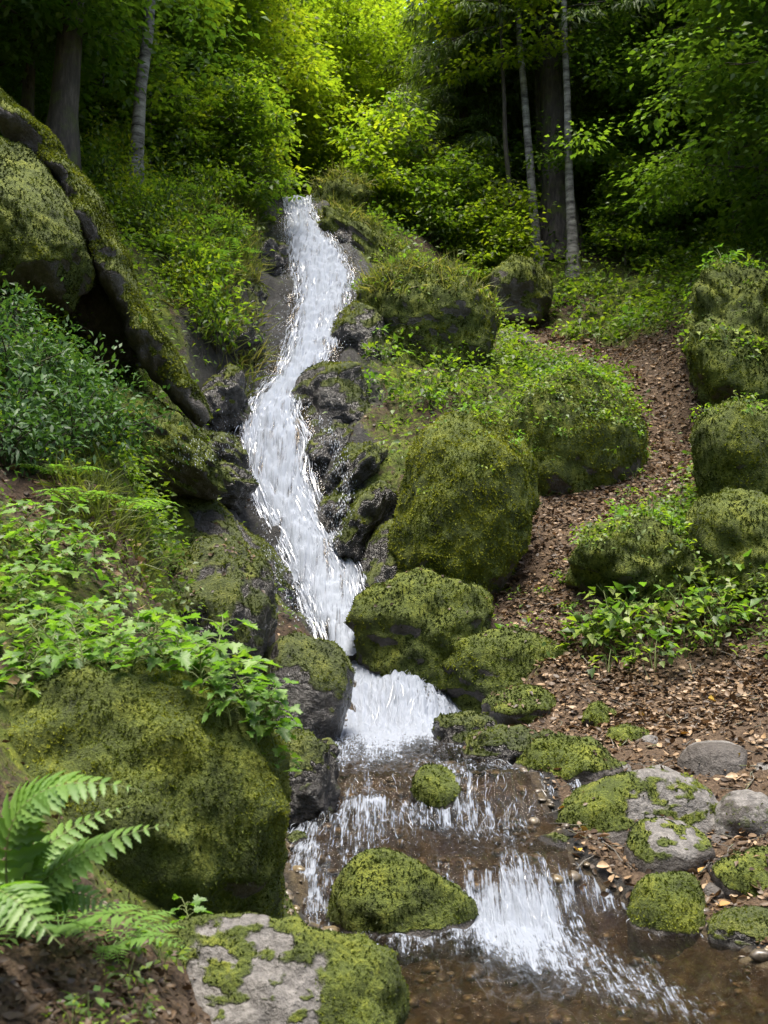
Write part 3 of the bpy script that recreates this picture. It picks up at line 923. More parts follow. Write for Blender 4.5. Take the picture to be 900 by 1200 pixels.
B('boulder', 392, 462, 58, 36, 13.3, 'black wet rock with a moss cap squeezing the middle of the falls', -10, 1.0, 0.5, seed=38, mat='wetrock', down=0.3, planes=8)
B('boulder', 420, 400, 48, 44, 14.7, 'dark broken rock below the great grassy boulder', -30, 1.0, 0.45, seed=39, mat='wetrock', down=0.3, planes=8)
B('boulder', 612, 425, 38, 18, 16.0, 'low mossy boulder at the upper end of the path', 4, 1.2, 0.8, sub=4, seed=40, down=0.5)
B('boulder', 868, 522, 60, 54, 11.4, 'smooth mossy boulder leaning over the outer edge of the path', -14, 1.0, 1.1, tint=-0.05, seed=41, down=0.25, planes=4, amp=0.08, hmin=0.82)
B('boulder', 872, 628, 66, 60, 10.3, 'bulging mossy boulder above the leafy bank at the path', -10, 1.0, 1.15, tint=-0.05, seed=42, down=0.2, planes=5, amp=0.14)
B('mossy_boulder', 742, 650, 78, 38, 10.4, 'mossy mound with roots and small plants in the bend of the path', 8, 1.0, 1.1, seed=43, down=0.5, amp=0.2, planes=6)
B('rock_wall', 878, 395, 92, 98, 14.2, 'tall shaded rock wall hung with dark moss above the path', -20, 1.0, 1.0, tint=-0.15, sub=6, seed=44, down=0.2, amp=0.22, planes=10, cat='rock')
B('boulder', 607, 338, 40, 36, 19.2, 'square mossy rock with a dark face on the slope above the path', 0, 1.0, 0.7, seed=45, down=0.3, planes=9)
B('boulder', 287, 226, 52, 38, 19.0, 'rounded mossy rock on the shady side of the lip of the falls', 20, 1.0, 0.9, seed=46, down=0.4)
B('boulder', 400, 238, 38, 28, 19.6, 'mossy rock on the sunny side of the lip of the falls', 20, 1.0, 0.9, seed=47, down=0.4)
B('rock_ledge', 425, 285, 78, 20, 18.2, 'narrow mossy ledge of rock slanting down from the lip of the falls', 33, 1.2, 0.8, seed=48, down=0.6, cat='rock')
B('boulder', 395, 282, 34, 22, 17.9, 'dark wet rock splashed by the top of the falls', 28, 1.2, 0.2, mode='wet', sub=4, seed=49, mat='wetrock', down=0.6, tuft=0)
B('boulder', 470, 640, 44, 38, 11.3, 'dark wet broken rock beside the lower falls', 20, 1.2, 0.4, seed=50, mat='wetrock', down=0.6, planes=10)
B('boulder', 494, 662, 38, 24, 10.9, 'small moss topped rock under the tall bright boulder', 0, 1.2, 0.6, seed=51, sub=4, mat='wetrock', down=0.6, planes=9)
B('stone', 838, 990, 18, 11, 6.5, 'small grey stone wedged between the wrinkled stone and the pale grey one', 0, 1.1, -0.4, sub=4, seed=90, tuft=0, pale=0.8, down=0.6, cat='stone', planes=3)
B('stone', 837, 1046, 15, 9, 5.9, 'little brown stone in the leaf strip beside the round green stone', 0, 1.1, -0.4, sub=4, seed=91, tuft=0, pale=0.3, down=0.6, cat='stone', planes=3)
B('stone', 898, 908, 22, 12, 7.25, 'half buried grey stone in the leaves behind the pale grey one', 0, 1.1, -0.4, sub=4, seed=92, tuft=0, pale=0.7, down=0.6, cat='stone', planes=3)
B('stone', 762, 868, 12, 7, 8.0, 'very small bare stone in the leaves beside the brown mossy one', 0, 1.1, -0.4, sub=4, seed=93, tuft=0, pale=0.6, down=0.6, cat='stone', planes=3)
B('stone', 348, 988, 20, 13, 6.45, 'small dark wet stone by the bank below the big mossy boulder', 0, 1.0, 0.4, sub=4, seed=70, mat='wetrock', down=0.5, cat='stone')
B('boulder', 652, 992, 34, 15, 6.45, 'low wet brown rock where the stream bends under the shaggy boulder', 10, 1.2, 0.5, sub=5, seed=71, mat='wetrock', down=0.6)
B('stone', 640, 868, 20, 10, 8.2, 'small wet stone behind the bright mossy rock', 0, 1.2, 0.4, sub=4, seed=72, mat='wetrock', down=0.6, cat='stone')
B('stone', 384, 873, 14, 8, 7.7, 'tiny dark stone in the foam below the wet black rock', 0, 1.2, 0.2, sub=4, seed=73, mat='wetrock', down=0.6, cat='stone', tuft=0)
B('stone', 690, 985, 16, 9, 6.6, 'small leaf strewn stone at the water edge below the shaggy boulder', 0, 1.2, 0.3, sub=4, seed=74, mat='wetrock', down=0.6, cat='stone', tuft=0)
# broken ledges beside the falls
for q, (px, py, rx, ry, Y, tl, ms) in enumerate([(303, 300, 30, 30, 16.3, 50, 0.5), (284, 350, 34, 32, 15.0, 55, 0.55), (268, 405, 36, 34, 13.9, 50, 0.6), (262, 458, 40, 28, 12.7, 40, 0.5), (245, 520, 44, 24, 11.7, 30, 0.45), (262, 562, 42, 20, 11.3, 20, 0.4),
        (428, 335, 30, 30, 16.7, 30, 0.5), (386, 520, 28, 32, 12.5, 25, 0.35), (420, 545, 34, 36, 12.1, 30, 0.5), (392, 592, 26, 30, 11.8, 25, 0.3), (432, 595, 32, 36, 11.6, 20, 0.5)]):
    B('rock_ledge', px, py, rx, ry, Y, ['highest wet ledge on the shady side of the falls', 'second wet ledge down the shady side of the falls', 'third ledge down the shady side of the falls, streaked with moss', 'wet ledge where the falls begin to spread', 'long wet ledge below the leaning mossy slab',
      'lowest wet ledge above the long dark slab', 'dark ledge under the slanting mossy one beside the upper falls', 'wet black rock between the main fall and the thin trickle', 'mossy black rock behind the thin trickle', 'wet rock at the foot of the thin trickle', 'dark mossy rock under the tall bright boulder'][q],
      tl, 1.3, ms, seed=80 + q, mat='wetrock', down=0.5, planes=11, amp=0.22, cat='rock', hmin=0.6)
# the overhang on the left
B('rock_overhang', 22, 250, 62, 105, 9.6, 'huge mossy rock face leaning over a dark hollow', -24, 1.0, 0.95, tint=-0.22, sub=6, seed=52, down=0.05, amp=0.12, planes=5, cat='rock')
def ridge():
    """The mossy edge of the leaning slab: an uneven spine of rock that follows the bank down to the falls."""
    ctl = [(-25, 105, 9.8, 16), (15, 142, 9.9, 18), (58, 182, 10.0, 20), (92, 236, 10.05, 24), (122, 300, 10.1, 22), (150, 356, 10.2, 19), (182, 412, 10.3, 20), (214, 458, 10.45, 16), (243, 494, 10.6, 9)]
    pts_ = np.array([P(*c[:3]) for c in ctl]); rad = np.array([c[3] * c[2] / F for c in ctl])
    q = np.linspace(0, 1, 130); q0 = np.linspace(0, 1, len(ctl))
    path = np.stack([np.interp(q, q0, pts_[:, k]) for k in range(3)], 1)
    path = path + 0.05 * np.stack([noise3(np.stack([q * 9, q * 0 + 3 * k, q * 0], 1)) for k in range(3)], 1)
    n = 36
    V, Q = tube(path, np.interp(q, q0, rad), n)
    c = np.repeat(path, n, 0)
    off = V - c
    off[:, 1] *= 2.6
    off = off * (1 + 0.38 * fbm(V * 2.3, 4) - 0.25 * np.abs(noise3(V * np.array((5, 2, 2)))))[:, None]
    off[:, 2] = np.where(off[:, 2] < 0, off[:, 2] * 1.5, off[:, 2])
    V = c + off
    T = np.concatenate([Q[:, [0, 1, 2]], Q[:, [0, 2, 3]]])
    vn, fn = vert_normals(V, T)
    if (vn * off).sum() < 0:
        T = T[:, ::-1]; vn, fn = vert_normals(V, T)
    mm = smooth(-0.35, 0.25, vn[:, 2] + 0.5 * fbm(V * 2.0, 3))
    o = link('rock_ridge', mesh_np('rock_ridge', V, T, {'moss': mm, 'pale': 0 * mm}), M['rock'])
    tag(o, 'crooked mossy spine of rock running down over the dark hollow to the falls', 'rock')
    r = np.random.default_rng(5)
    ar = np.linalg.norm(fn, axis=1) * smooth(0.3, 0.7, mm[T].mean(1)) * np.clip(0.7 + fbm(V[T].mean(1) * 2.5, 3), 0.1, 1)
    fi = r.choice(len(T), 12000, p=ar / ar.sum())
    (LV, LQ), kk = tufts(V[T[fi]].mean(1), vn[T[fi]].mean(1), 0.020 * r.uniform(0.7, 1.6, 12000), r)
    cl = np.clip(0.45 + 0.7 * fbm(V[T[fi]].mean(1) * 2, 3) + r.normal(0, 0.1, 12000), 0, 1)
    mo = link('moss', mesh_np('moss', LV, LQ, {'rnd': np.repeat(cl, kk * 5)}), M['moss'], o)
    mo['kind'] = 'stuff'
ridge()
B('rock_overhang', 108, 355, 46, 88, 10.7, 'dark bare underside of the leaning rock, deep in the hollow', -28, 0.8, 0.05, sub=6, seed=56, down=0.05, amp=0.2, planes=9, cat='rock', tuft=0)
B('rock_pillar', 60, 318, 20, 62, 9.9, 'bare grey stone pillar propping the overhang beside the dark hollow', 28, 1.2, 0.3, seed=54, down=0.0, amp=0.14, planes=8, cat='rock', mode='wet', pale=0.4)
B('stone', 598, 398, 32, 9, 18.4, 'flat bare grey stone lying in the upper path', 8, 1.3, 0.0, sub=4, seed=57, tuft=0, pale=1, down=0.8, cat='stone', planes=4)
B('rock_slab', 165, 500, 108, 34, 10.4, 'sloping slab of streaked green moss under the overhang', 34, 1.2, 0.85, sub=6, seed=55, down=0.6, amp=0.16, planes=6, cat='rock')

def bidx(text):
    return next(i for i, b in enumerate(BOULDERS) if text in b[0]['label'])

# ------------------------------------------------------------------ scattering
def on_terrain(n, seed, box, dens, nmax=10 ** 7):
    """n points of the ground within box (u0,u1,y0,y1; u = x over y+1), kept by dens(x,y)."""
    r = np.random.default_rng(seed)
    u = r.uniform(box[0], box[1], n); y = np.exp(r.uniform(math.log(box[2] + 1), math.log(box[3] + 1), n)) - 1
    x = u * (y + 1)
    keep = r.random(n) < dens(x, y)
    x, y = x[keep][:nmax], y[keep][:nmax]
    z, nn = Hn(x, y)
    return np.stack([x, y, z], 1), nn, r

def on_boulder(i, n, seed, thr=0.25):
    o, W, Fc, vn, mm = BOULDERS[i]
    r = np.random.default_rng(seed)
    ar = np.linalg.norm(np.cross(W[Fc[:, 1]] - W[Fc[:, 0]], W[Fc[:, 2]] - W[Fc[:, 0]]), axis=1)
    w_ = ar * (vn[Fc][:, :, 2].mean(1) > thr)
    fi = r.choice(len(Fc), n, p=w_ / w_.sum())
    return W[Fc[fi]].mean(1), vn[Fc[fi]].mean(1)

def ovate(pos, direc, nrm, L, W, curl=0.3):
    """Dead leaves with a rounded outline, folded and curled: nine vertices, eight triangles each."""
    n = len(pos)
    d = unit(direc); s_ = unit(np.cross(d, nrm)); u = np.cross(s_, d)
    L = np.broadcast_to(L, (n,))[:, None]; W = np.broadcast_to(W, (n,))[:, None]
    rr = np.random.default_rng(n)
    c1, c2 = rr.uniform(-curl, curl * 1.6, (n, 1)), rr.uniform(0, curl * 1.5, (n, 1))
    def pt(a, b, sg=1.0):
        return pos + d * L * a + s_ * W * b + u * (L * c1 * (a - 0.4) ** 2 * 1.5 + W * c2 * abs(b) * 1.3)
    V = np.stack([pt(0, 0), pt(0.18, 0.34), pt(0.5, 0.5), pt(0.82, 0.28), pt(1.02, 0), pt(0.78, -0.3), pt(0.46, -0.5), pt(0.15, -0.32), pt(0.5, 0)], 1).reshape(-1, 3)
    i = np.arange(n)[:, None] * 9
    T = np.concatenate([i + np.array((8, k, (k + 1) % 8)) for k in range(8)], 0)
    return V, T

# fallen leaves
def litter_dens(x, y):
    m = masks(x, y, None, None)
    return np.clip(m['litter'] + 0.06, 0, 1) * (stream_d(x, y) > 0.03) * np.where(y > 10.5, 1, 1)
pts, nn, r = on_terrain(60000, 21, (-0.45, 0.5, 2.2, 21), litter_dens)
p2, n2_, r = on_terrain(90000, 24, (0.05, 0.36, 8.0, 21), lambda x, y: smooth(1.9, 0.6, seg_dist(x, y, PATH, PATH_W) + 0.5 * n2(x, y, 1.2, 3, 12.0)) * (stream_d(x, y) > 0.05) * np.clip(0.35 + 0.5 * n2(x, y, 2.1, 3, 15.0) + 0.35 * seg_dist(x, y, PATH, PATH_W), 0.1, 0.85))
pts, nn = np.concatenate([pts, p2]), np.concatenate([nn, n2_])
n = len(pts)
order = np.argsort(pts[:, 1])
pts, nn = pts[order], nn[order]
direc = unit(rand_dirs(n, r) * np.array((1, 1, 0.25)))
L = (0.024 + 0.062 * r.beta(1.3, 2.4, n)) * np.where((pts[:, 0] < 0) & (pts[:, 1] < 4.2), 0.55, 1.0) * (1 + 0.03 * np.clip(pts[:, 1] - 9, 0, 12))
nrm = unit(nn + 0.45 * r.normal(size=(n, 3)))
tint = np.clip(r.beta(1.6, 1.6, n), 0, 1) * np.where((pts[:, 0] < 0) & (pts[:, 1] < 4.2), 0.5, 1.0)
inview = (np.abs(pts[:, 0] / pts[:, 1]) < 0.37) & (pts[:, 0] > 0.4) & (pts[:, 1] > 5.3)
idx = np.nonzero(inview)[0]
idx = idx[np.argsort(-(L[idx] / pts[idx, 1]))][:220]
single = np.zeros(n, bool); single[idx] = True
LV, LQ = ovate(pts[~single] + nn[~single] * 0.012, direc[~single], nrm[~single], L[~single], L[~single] * r.uniform(0.4, 0.75, (~single).sum()))
tag(link('leaf_litter', mesh_np('leaf_litter', LV, LQ, {'rnd': np.repeat(tint[~single], 9)}), M['litter']), 'brown fallen leaves covering the path and the shore', 'leaf litter', kind='stuff')
leaf_meshes = []
for k in range(5):
    v, q = ovate(np.zeros((1, 3)), np.array([[1.0, 0, 0]]), np.array([[0, 0.1 * k - 0.2, 1.0]]), 1.0, 0.5 + 0.06 * k, 0.15 + 0.08 * k)
    me = mesh_np('fallen_leaf', v, q, {'rnd': np.full(9, 0.3 + 0.12 * k)})
    me.materials.append(M['litter'])
    leaf_meshes.append(me)
for i in idx:
    o = link('fallen_leaf', leaf_meshes[int(r.integers(5))])
    d, u = Vector(direc[i]), Vector(nrm[i])
    s_ = u.cross(d).normalized(); u = d.cross(s_)
    Mx = Matrix((d, s_, u)).transposed().to_4x4()
    o.matrix_world = Matrix.Translation(Vector(pts[i] + nn[i] * 0.014)) @ Mx @ Matrix.Scale(float(L[i]) * 1.05, 4)
    tag(o, 'brown dry leaf fallen on the ground beside the stream stones and path', 'leaf', 'fallen leaves by the path and the shore stones')

# pebbles on the bed and along the water's edge
def pebbles():
    r = np.random.default_rng(61)
    n = 1500
    y = r.uniform(3.9, 9.2, n)
    _, l, rr = stream_at(y)
    x = l - 0.25 + (rr - l + 0.5) * r.random(n)
    z = H(x, y)
    D, Fc = ico(2)
    m = len(D)
    sz = 0.008 + 0.07 * r.beta(0.8, 4.0, n)
    sc3 = sz[:, None] * r.uniform(0.7, 1.3, (n, 3)) * np.array((1.15, 1.0, 0.65))
    a = r.uniform(0, 6.28, n); ca, sa = np.cos(a)[:, None], np.sin(a)[:, None]
    q = D[None] * sc3[:, None, :] * (1 + 0.10 * r.normal(size=(n, m, 1)))
    V = np.stack([q[..., 0] * ca - q[..., 1] * sa + x[:, None], q[..., 0] * sa + q[..., 1] * ca + y[:, None], q[..., 2] + (z + sz * 0.15)[:, None]], -1).reshape(-1, 3)
    T = (np.arange(n)[:, None, None] * m + Fc[None]).reshape(-1, 3)
    mt, t, out = new_mat('pebble')
    c = ramp(t, attr(t, 'rnd'), [(0, (0.025, 0.020, 0.016)), (0.4, (0.050, 0.037, 0.025)), (0.7, (0.095, 0.075, 0.050)), (0.9, (0.15, 0.105, 0.040)), (1, (0.15, 0.14, 0.13))])
    c = mixc(t, 0.5, c, ramp(t, noise_tex(t, 60.0, 4, 0.6, vec=geo_pos(t)), [(0.3, (0.03, 0.026, 0.022)), (0.7, (0.17, 0.14, 0.10))]))
    b = N(t, 'ShaderNodeBsdfPrincipled', inp={'Roughness': 0.35})
    t.links.new(c, b.inputs['Base Color']); t.links.new(b.outputs[0], out.inputs[0])
    tag(link('pebbles', mesh_np('pebbles', V, T, {'rnd': np.repeat(r.random(n), m)}), mt), 'brown and grey pebbles on the stream bed', 'pebbles', kind='stuff')
pebbles()

# twigs among the leaves
acc = Acc()
tp, tn, rt = on_terrain(2600, 29, (0.05, 0.4, 5.6, 18), litter_dens)
for q in range(min(320, len(tp))):
    a = rt.uniform(0, 6.28); l_ = rt.uniform(0.08, 0.35)
    d_ = np.array((math.cos(a), math.sin(a), 0.0)); d_ = unit(d_ - tn[q] * (d_ @ tn[q]))
    pth = tp[q] + tn[q] * 0.02 + d_ * (np.linspace(-0.5, 0.5, 4) * l_)[:, None] + rt.normal(size=(4, 3)) * 0.008
    v_, q_ = tube(pth, np.linspace(0.005, 0.002, 4) * rt.uniform(0.6, 1.3), 5)
    acc.add(v_, q_)
tag(link('twigs', acc.mesh('twigs')), 'thin dead twigs lying among the leaves of the path', 'twigs', kind='stuff').data.materials.append(M['bark_grey'])

# leaves that lie on rocks
acc = Acc()
for bt, cnt in (('flat mossy rock lying', 45), ('rounded brown boulder', 170), ('long dark wet slab', 60), ('flat pale top', 14), ('long low mossy', 60), ('domed dark', 45), ('big domed', 60), ('wrinkled', 6), ('strip of dry', 50), ('bright mossy rock', 20), ('wet shiny crown', 16)):
    bi = bidx(bt)
    p, nb = on_boulder(bi, cnt, 60 + bi, 0.55)
    rr_ = np.random.default_rng(bi)
    ll = rr_.uniform(0.03, 0.06, cnt)
    v, q = leaves(p + nb * 0.012, unit(np.cross(nb, rr_.normal(size=(cnt, 3)))), unit(nb + 0.35 * rr_.normal(size=(cnt, 3))), ll, ll * 0.55, 0.2, 0.1)
    acc.add(v, q, np.repeat(rr_.random(cnt), 5))
tag(link('leaf_litter', acc.mesh('leaf_litter')), 'scattered brown leaves lying on the rocks', 'leaf litter', kind='stuff').data.materials.append(M['litter'])

# moss on the ground near the stream and the slopes
def moss_dens(x, y):
    m = masks(x, y, None, None)
    return smooth(0.35, 0.8, m['moss']) * (stream_d(x, y) > 0.05) * 0.8
pts, nn, r = on_terrain(90000, 22, (-0.42, 0.42, 2.4, 19), moss_dens)
size = 0.011 * (np.maximum(pts[:, 1], 3) / 5.0) ** 0.85 * r.uniform(0.7, 1.7, len(pts))
(LV, LQ), kk = tufts(pts, nn, size, r)
cl = np.clip(0.35 + 0.5 * fbm(pts * 1.5, 3) + r.normal(0, 0.15, len(pts)), 0, 1)
tag(link('ground_moss', mesh_np('ground_moss', LV, LQ, {'rnd': np.repeat(cl, kk * 5)}), M['moss']), 'green moss growing over the slopes', 'moss', kind='stuff')

# ground cover: small leafy shoots in a mass
def plant_leaves(pts, nn, r, per, L0, spread, updir=0.7):
    k = per
    p = np.repeat(pts, k, 0); m = np.repeat(nn, k, 0)
    L = np.repeat(L0, k) * r.uniform(0.6, 1.3, len(p))
    off = r.normal(size=p.shape) * np.array((1, 1, 0.0)) * np.repeat(spread, k)[:, None]
    hgt = r.uniform(0.1, 1.0, len(p)) * np.repeat(spread, k) * 1.5
    pos = p + off + np.array((0, 0, 1.0)) * hgt[:, None]
    d = unit(off / np.maximum(np.linalg.norm(off, axis=1, keepdims=True), 1e-6) + r.normal(size=p.shape) * 0.5 + m * 0.25)
    nr = unit(np.array((0, 0, updir)) + 0.35 * r.normal(size=p.shape) + m * 0.3)
    return leaves(pos, d, nr, L, L * r.uniform(0.45, 0.7, len(p)), 0.12, 0.25), k

def cover_dens(x, y):
    m = masks(x, y, None, None)
    d = stream_d(x, y)
    nnn = n2(x, y, 0.7, 3, 8.0)
    slope_l = smooth(-0.3, -1.0, d * -1 * 0 - d) if False else 1.0
    far = smooth(4.0, 8.0, y)
    dd = smooth(0.5, 1.4, d) * far * smooth(0.9, 0.3, m['litter']) * smooth(-0.45, 0.15, nnn) * smooth(0.9, 0.4, m['wet'])
    mid = (x > -0.3) & (x < 1.8) & (y < 13)
    return np.where(mid, dd * 0.35, dd)
pts, nn, r = on_terrain(60000, 23, (-0.52, 0.52, 4.0, 32), cover_dens)
(LV, LQ), kk = plant_leaves(pts, nn, r, 6, 0.016 + 0.0046 * pts[:, 1], 0.03 + 0.010 * pts[:, 1])
cl = np.clip(0.45 + 0.5 * fbm(pts * 0.9, 3) + r.normal(0, 0.15, len(pts)), 0, 1)
rn = np.clip(np.repeat(cl, kk) + r.normal(0, 0.12, len(cl) * kk), 0, 1)
tag(link('ground_cover', mesh_np('ground_cover', LV, LQ, {'rnd': np.repeat(rn, 5)}), M['cover']), 'low leafy undergrowth covering both slopes of the ravine', 'undergrowth', kind='stuff')

# ------------------------------------------------------------------ plants
def lobed_leaf(seed, lobes=3):
    """A toothed, lobed leaf lying along +x, length 1; a fan round the midrib."""
    r = np.random.default_rng(seed)
    th = np.linspace(-2.6, 2.6, 27)
    rad = 0.30 + 0.26 * np.abs(np.cos(th * lobes / 2.0 * 0.95)) ** 1.5 * np.interp(np.abs(th), [0, 1.2, 2.6], [1.25, 0.95, 0.55])
    rad = rad * (1 + 0.15 * np.where(np.arange(27) % 2 == 0, 1, -1))
    cx = 0.42
    xy = np.stack([cx + rad * np.cos(th), rad * np.sin(th)], 1)
    xy[0] = xy[-1] = (0.02, 0)
    z = 0.10 * np.abs(xy[:, 1]) * 2 - 0.28 * np.clip(xy[:, 0] - 0.3, 0, 1) ** 2 + 0.03 * r.normal(size=27)
    V = np.concatenate([[[cx * 0.9, 0, -0.015]], np.concatenate([xy, z[:, None]], 1)[:-1]])
    n = len(V) - 1
    T = np.array([[0, 1 + i, 1 + (i + 1) % n] for i in range(n)])
    return V, T
def leaf_obj_mesh(seed, mat, rnd, lobes=3):
    v, t = lobed_leaf(seed, lobes)
    me = mesh_np('leaf', v, t, {'rnd': np.full(len(v), rnd)})
    me.materials.append(mat)
    return me
HL = [leaf_obj_mesh(100 + k, M['herb'], 0.25 + 0.13 * k, 3 if k % 2 else 4) for k in range(5)]

def herb_proto(seed, nleaf, hgt, L0):
    """A herb with a stem and each leaf a part of its own."""
    r = np.random.default_rng(seed)
    root = thing('leafy_herb', (0, 0, 0), 'herb', 'plant')
    acc = Acc()
    lst = []
    lean = r.normal(size=2) * 0.25
    st = np.array([[lean[0] * s * s * hgt, lean[1] * s * s * hgt, hgt * s - 0.05] for s in np.linspace(0, 1, 7)])
    v, q = tube(st, np.linspace(0.005, 0.002, 7), 5); acc.add(v, q)
    for k in range(nleaf):
        s = 0.25 + 0.75 * (k + 0.5) / nleaf
        a = k * 2.4 + r.normal() * 0.3
        b = np.array([np.interp(s, np.linspace(0, 1, 7), st[:, c]) for c in range(3)])
        pl = hgt * r.uniform(0.25, 0.5) * (1.15 - 0.6 * s)
        e = b + np.array((math.cos(a) * pl, math.sin(a) * pl, pl * r.uniform(0.1, 0.6)))
        v, q = tube(np.stack([b, (b + e) / 2 + np.array((0, 0, 0.01)), e]), np.array((0.0022, 0.0018, 0.0014)), 4); acc.add(v, q)
        o = link('leaf', HL[int(r.integers(len(HL)))], None, root)
        o.location = e
        o.rotation_euler = (r.normal() * 0.3, r.normal() * 0.25 + 0.25, a + r.normal() * 0.4)
        ls = L0 * r.uniform(0.75, 1.3)
        o.scale = (ls, ls * r.uniform(0.85, 1.1), ls)
    link('stem', acc.mesh('stem'), M['stem'], root)
    return root
herbs = [herb_proto(200, 18, 0.22, 0.066), herb_proto(201, 22, 0.27, 0.07), herb_proto(202, 14, 0.17, 0.058)]

def surf(px, py, Y0):
    """Drop a plant on whatever boulder or ground lies along that line near Y0."""
    p = P(px, py, Y0)
    z = H(p[0:1], p[1:2])[0]
    return np.array((p[0], p[1], z))
used = set()
def put(protos, k, loc, rz, sc_, label, group):
    pr = protos[k]
    if k + id(protos) not in used:
        used.add(k + id(protos))
        pr.location = [float(v) for v in loc]; pr.rotation_euler = (0, 0, rz); pr.scale = (sc_,) * 3
        pr['label'] = label; pr['group'] = group
        return pr
    return dup(pr, loc, rz, sc_, label, group)
def top_of(bi, x, y):
    """Top of boulder bi over (x, y), or the ground."""
    o, W, Fc, vn, mm = BOULDERS[bi]
    d2 = (W[:, 0] - x) ** 2 + (W[:, 1] - y) ** 2
    z = -9.0
    near = d2 < 0.03 ** 2
    if near.any(): z = W[near, 2].max()
    return max(z, H(np.array([x]), np.array([y]))[0])

r = np.random.default_rng(31)
HERB = []
for px, py, Y, s in [(20, 745, 4.6, 1.1), (60, 735, 4.7, 1.0), (105, 725, 4.9, 1.15), (150, 720, 5.0, 1.1), (190, 722, 5.0, 1.0), (40, 780, 4.5, 1.1), (85, 775, 4.5, 1.0), (130, 770, 4.6, 1.15),
                     (175, 775, 4.5, 1.1), (215, 790, 4.5, 1.2), (250, 805, 4.5, 1.2), (285, 825, 4.5, 1.1), (310, 850, 4.45, 1.0), (235, 840, 4.3, 1.1), (270, 860, 4.25, 1.0), (200, 820, 4.35, 1.15),
                     (15, 800, 4.3, 0.9), (322, 868, 4.45, 0.9), (295, 845, 4.35, 1.0), (328, 885, 4.4, 0.8), (318, 845, 4.5, 1.0), (280, 800, 4.7, 1.1), (240, 780, 4.8, 1.2), (205, 760, 4.9, 1.2), (165, 750, 4.8, 1.1), (120, 715, 5.3, 1.2), (75, 725, 5.0, 1.1), (30, 720, 5.0, 1.1), (10, 660, 5.8, 1.2), (60, 655, 6.0, 1.2), (110, 650, 6.0, 1.2), (262, 830, 4.45, 1.1), (225, 812, 4.6, 1.2), (180, 795, 4.7, 1.2), (150, 800, 4.35, 1.0), (100, 800, 4.3, 1.0), (55, 760, 4.8, 1.2), (90, 745, 5.0, 1.2), (130, 740, 5.1, 1.2), (45, 680, 5.6, 1.2), (85, 672, 5.7, 1.1), (140, 665, 5.8, 1.1), (185, 690, 5.4, 1.2), (65, 700, 5.2, 1.1), (115, 690, 5.4, 1.0), (160, 690, 5.5, 1.0), (20, 700, 5.2, 1.0), (300, 880, 4.3, 0.8)]:
    p = P(px, py, Y)
    z = top_of(1, p[0], p[1])
    put(herbs, int(r.integers(3)), (p[0], p[1], z - 0.01), r.uniform(0, 6.28), s, 'bright green lobed leafy herb on top of the big mossy boulder', 'herbs on the big mossy boulder')
for px, py, Y, s in [(225, 1050, 3.75, 0.75), (255, 1045, 3.8, 0.7)]:
    p = P(px, py, Y)
    put(herbs, 2, (p[0], p[1], top_of(0, p[0], p[1]) - 0.02), r.uniform(0, 6.28), s, 'small bright leafy herb in the gap behind the grey patched boulder', 'herbs behind the grey patched boulder')

# ---- ferns
def pinna_mesh(seed, rnd, mat):
    """A toothed fern leaflet along +x, length 1."""
    k = 9
    s = np.linspace(0, 1, k)
    wv = 0.175 * np.sin(np.pi * (0.15 + 0.85 * s)) ** 0.8 * (1 - s * 0.25)
    wv[-1] = 0.0
    tooth = 1 + 0.22 * np.where(np.arange(k) % 2 == 0, 1, -1)
    c = np.stack([s, 0 * s, -0.18 * s ** 2], 1)
    a = c + np.stack([0.03 * np.ones(k), wv * tooth, 0.35 * wv], 1)
    b = c + np.stack([0.03 * np.ones(k), -wv * tooth, 0.35 * wv], 1)
    V = np.stack([a, c, b], 1).reshape(-1, 3)
    i = np.arange(k - 1) * 3
    Q = np.concatenate([np.stack([i, i + 1, i + 4, i + 3], 1), np.stack([i + 1, i + 2, i + 5, i + 4], 1)])
    me = mesh_np('leaflet', V, Q, {'rnd': np.full(len(V), rnd)})
    me.materials.append(mat)
    return me
PN = [pinna_mesh(k, 0.3 + 0.2 * k, M['fern']) for k in range(3)]

def frond(root, base, mid, tip, npair, plen, upv, seed):
    """A frond from three points; rachis mesh is the part, each leaflet a sub-part."""
    r = np.random.default_rng(seed)
    s = np.linspace(0, 1, 14)[:, None]
    base, mid, tip = map(np.asarray, (base, mid, tip))
    path = (1 - s) ** 2 * base + 2 * s * (1 - s) * mid + s ** 2 * tip
    acc = Acc(); v, q = tube(path, np.linspace(0.0045, 0.0012, 14), 5); acc.add(v, q)
    fr = link('frond', acc.mesh('frond'), M['stem'], root)
    for k in range(npair):
        q = 0.14 + 0.86 * k / (npair - 1)
        c = (1 - q) ** 2 * base + 2 * q * (1 - q) * mid + q ** 2 * tip
        t = unit(2 * (1 - q) * (mid - base) + 2 * q * (tip - mid))
        side = unit(np.cross(t, upv)); up = np.cross(side, t)
        ln = plen * math.sin(math.pi * min(1, 0.22 + 0.80 * q)) ** 0.75 + 0.008
        for sg in (-1, 1):
            d = unit(sg * side + t * 0.42 + 0.05 * r.normal(size=3) - 0.05 * up)
            y_ = unit(np.cross(up, d)); z_ = np.cross(d, y_)
            o = link('leaflet', PN[int(r.integers(3))], None, fr)
            Mx = Matrix((Vector(d), Vector(y_), Vector(z_))).transposed().to_4x4()
            o.matrix_local = Matrix.Translation(Vector(c)) @ Mx @ Matrix.Scale(float(ln * r.uniform(0.92, 1.08)), 4)
    return fr
fb = P(20, 1090, 2.75)
fern = thing('fern', fb, 'large green fern with long arching fronds on the leafy bank beside the boulders', 'fern')
up0 = np.array((0.05, -0.35, 0.93))
def rel(px, py, Y): return P(px, py, Y) - fb
frond(fern, rel(15, 1080, 2.75), rel(-30, 880, 2.7), rel(165, 926, 2.75), 21, 0.115, up0, 1)
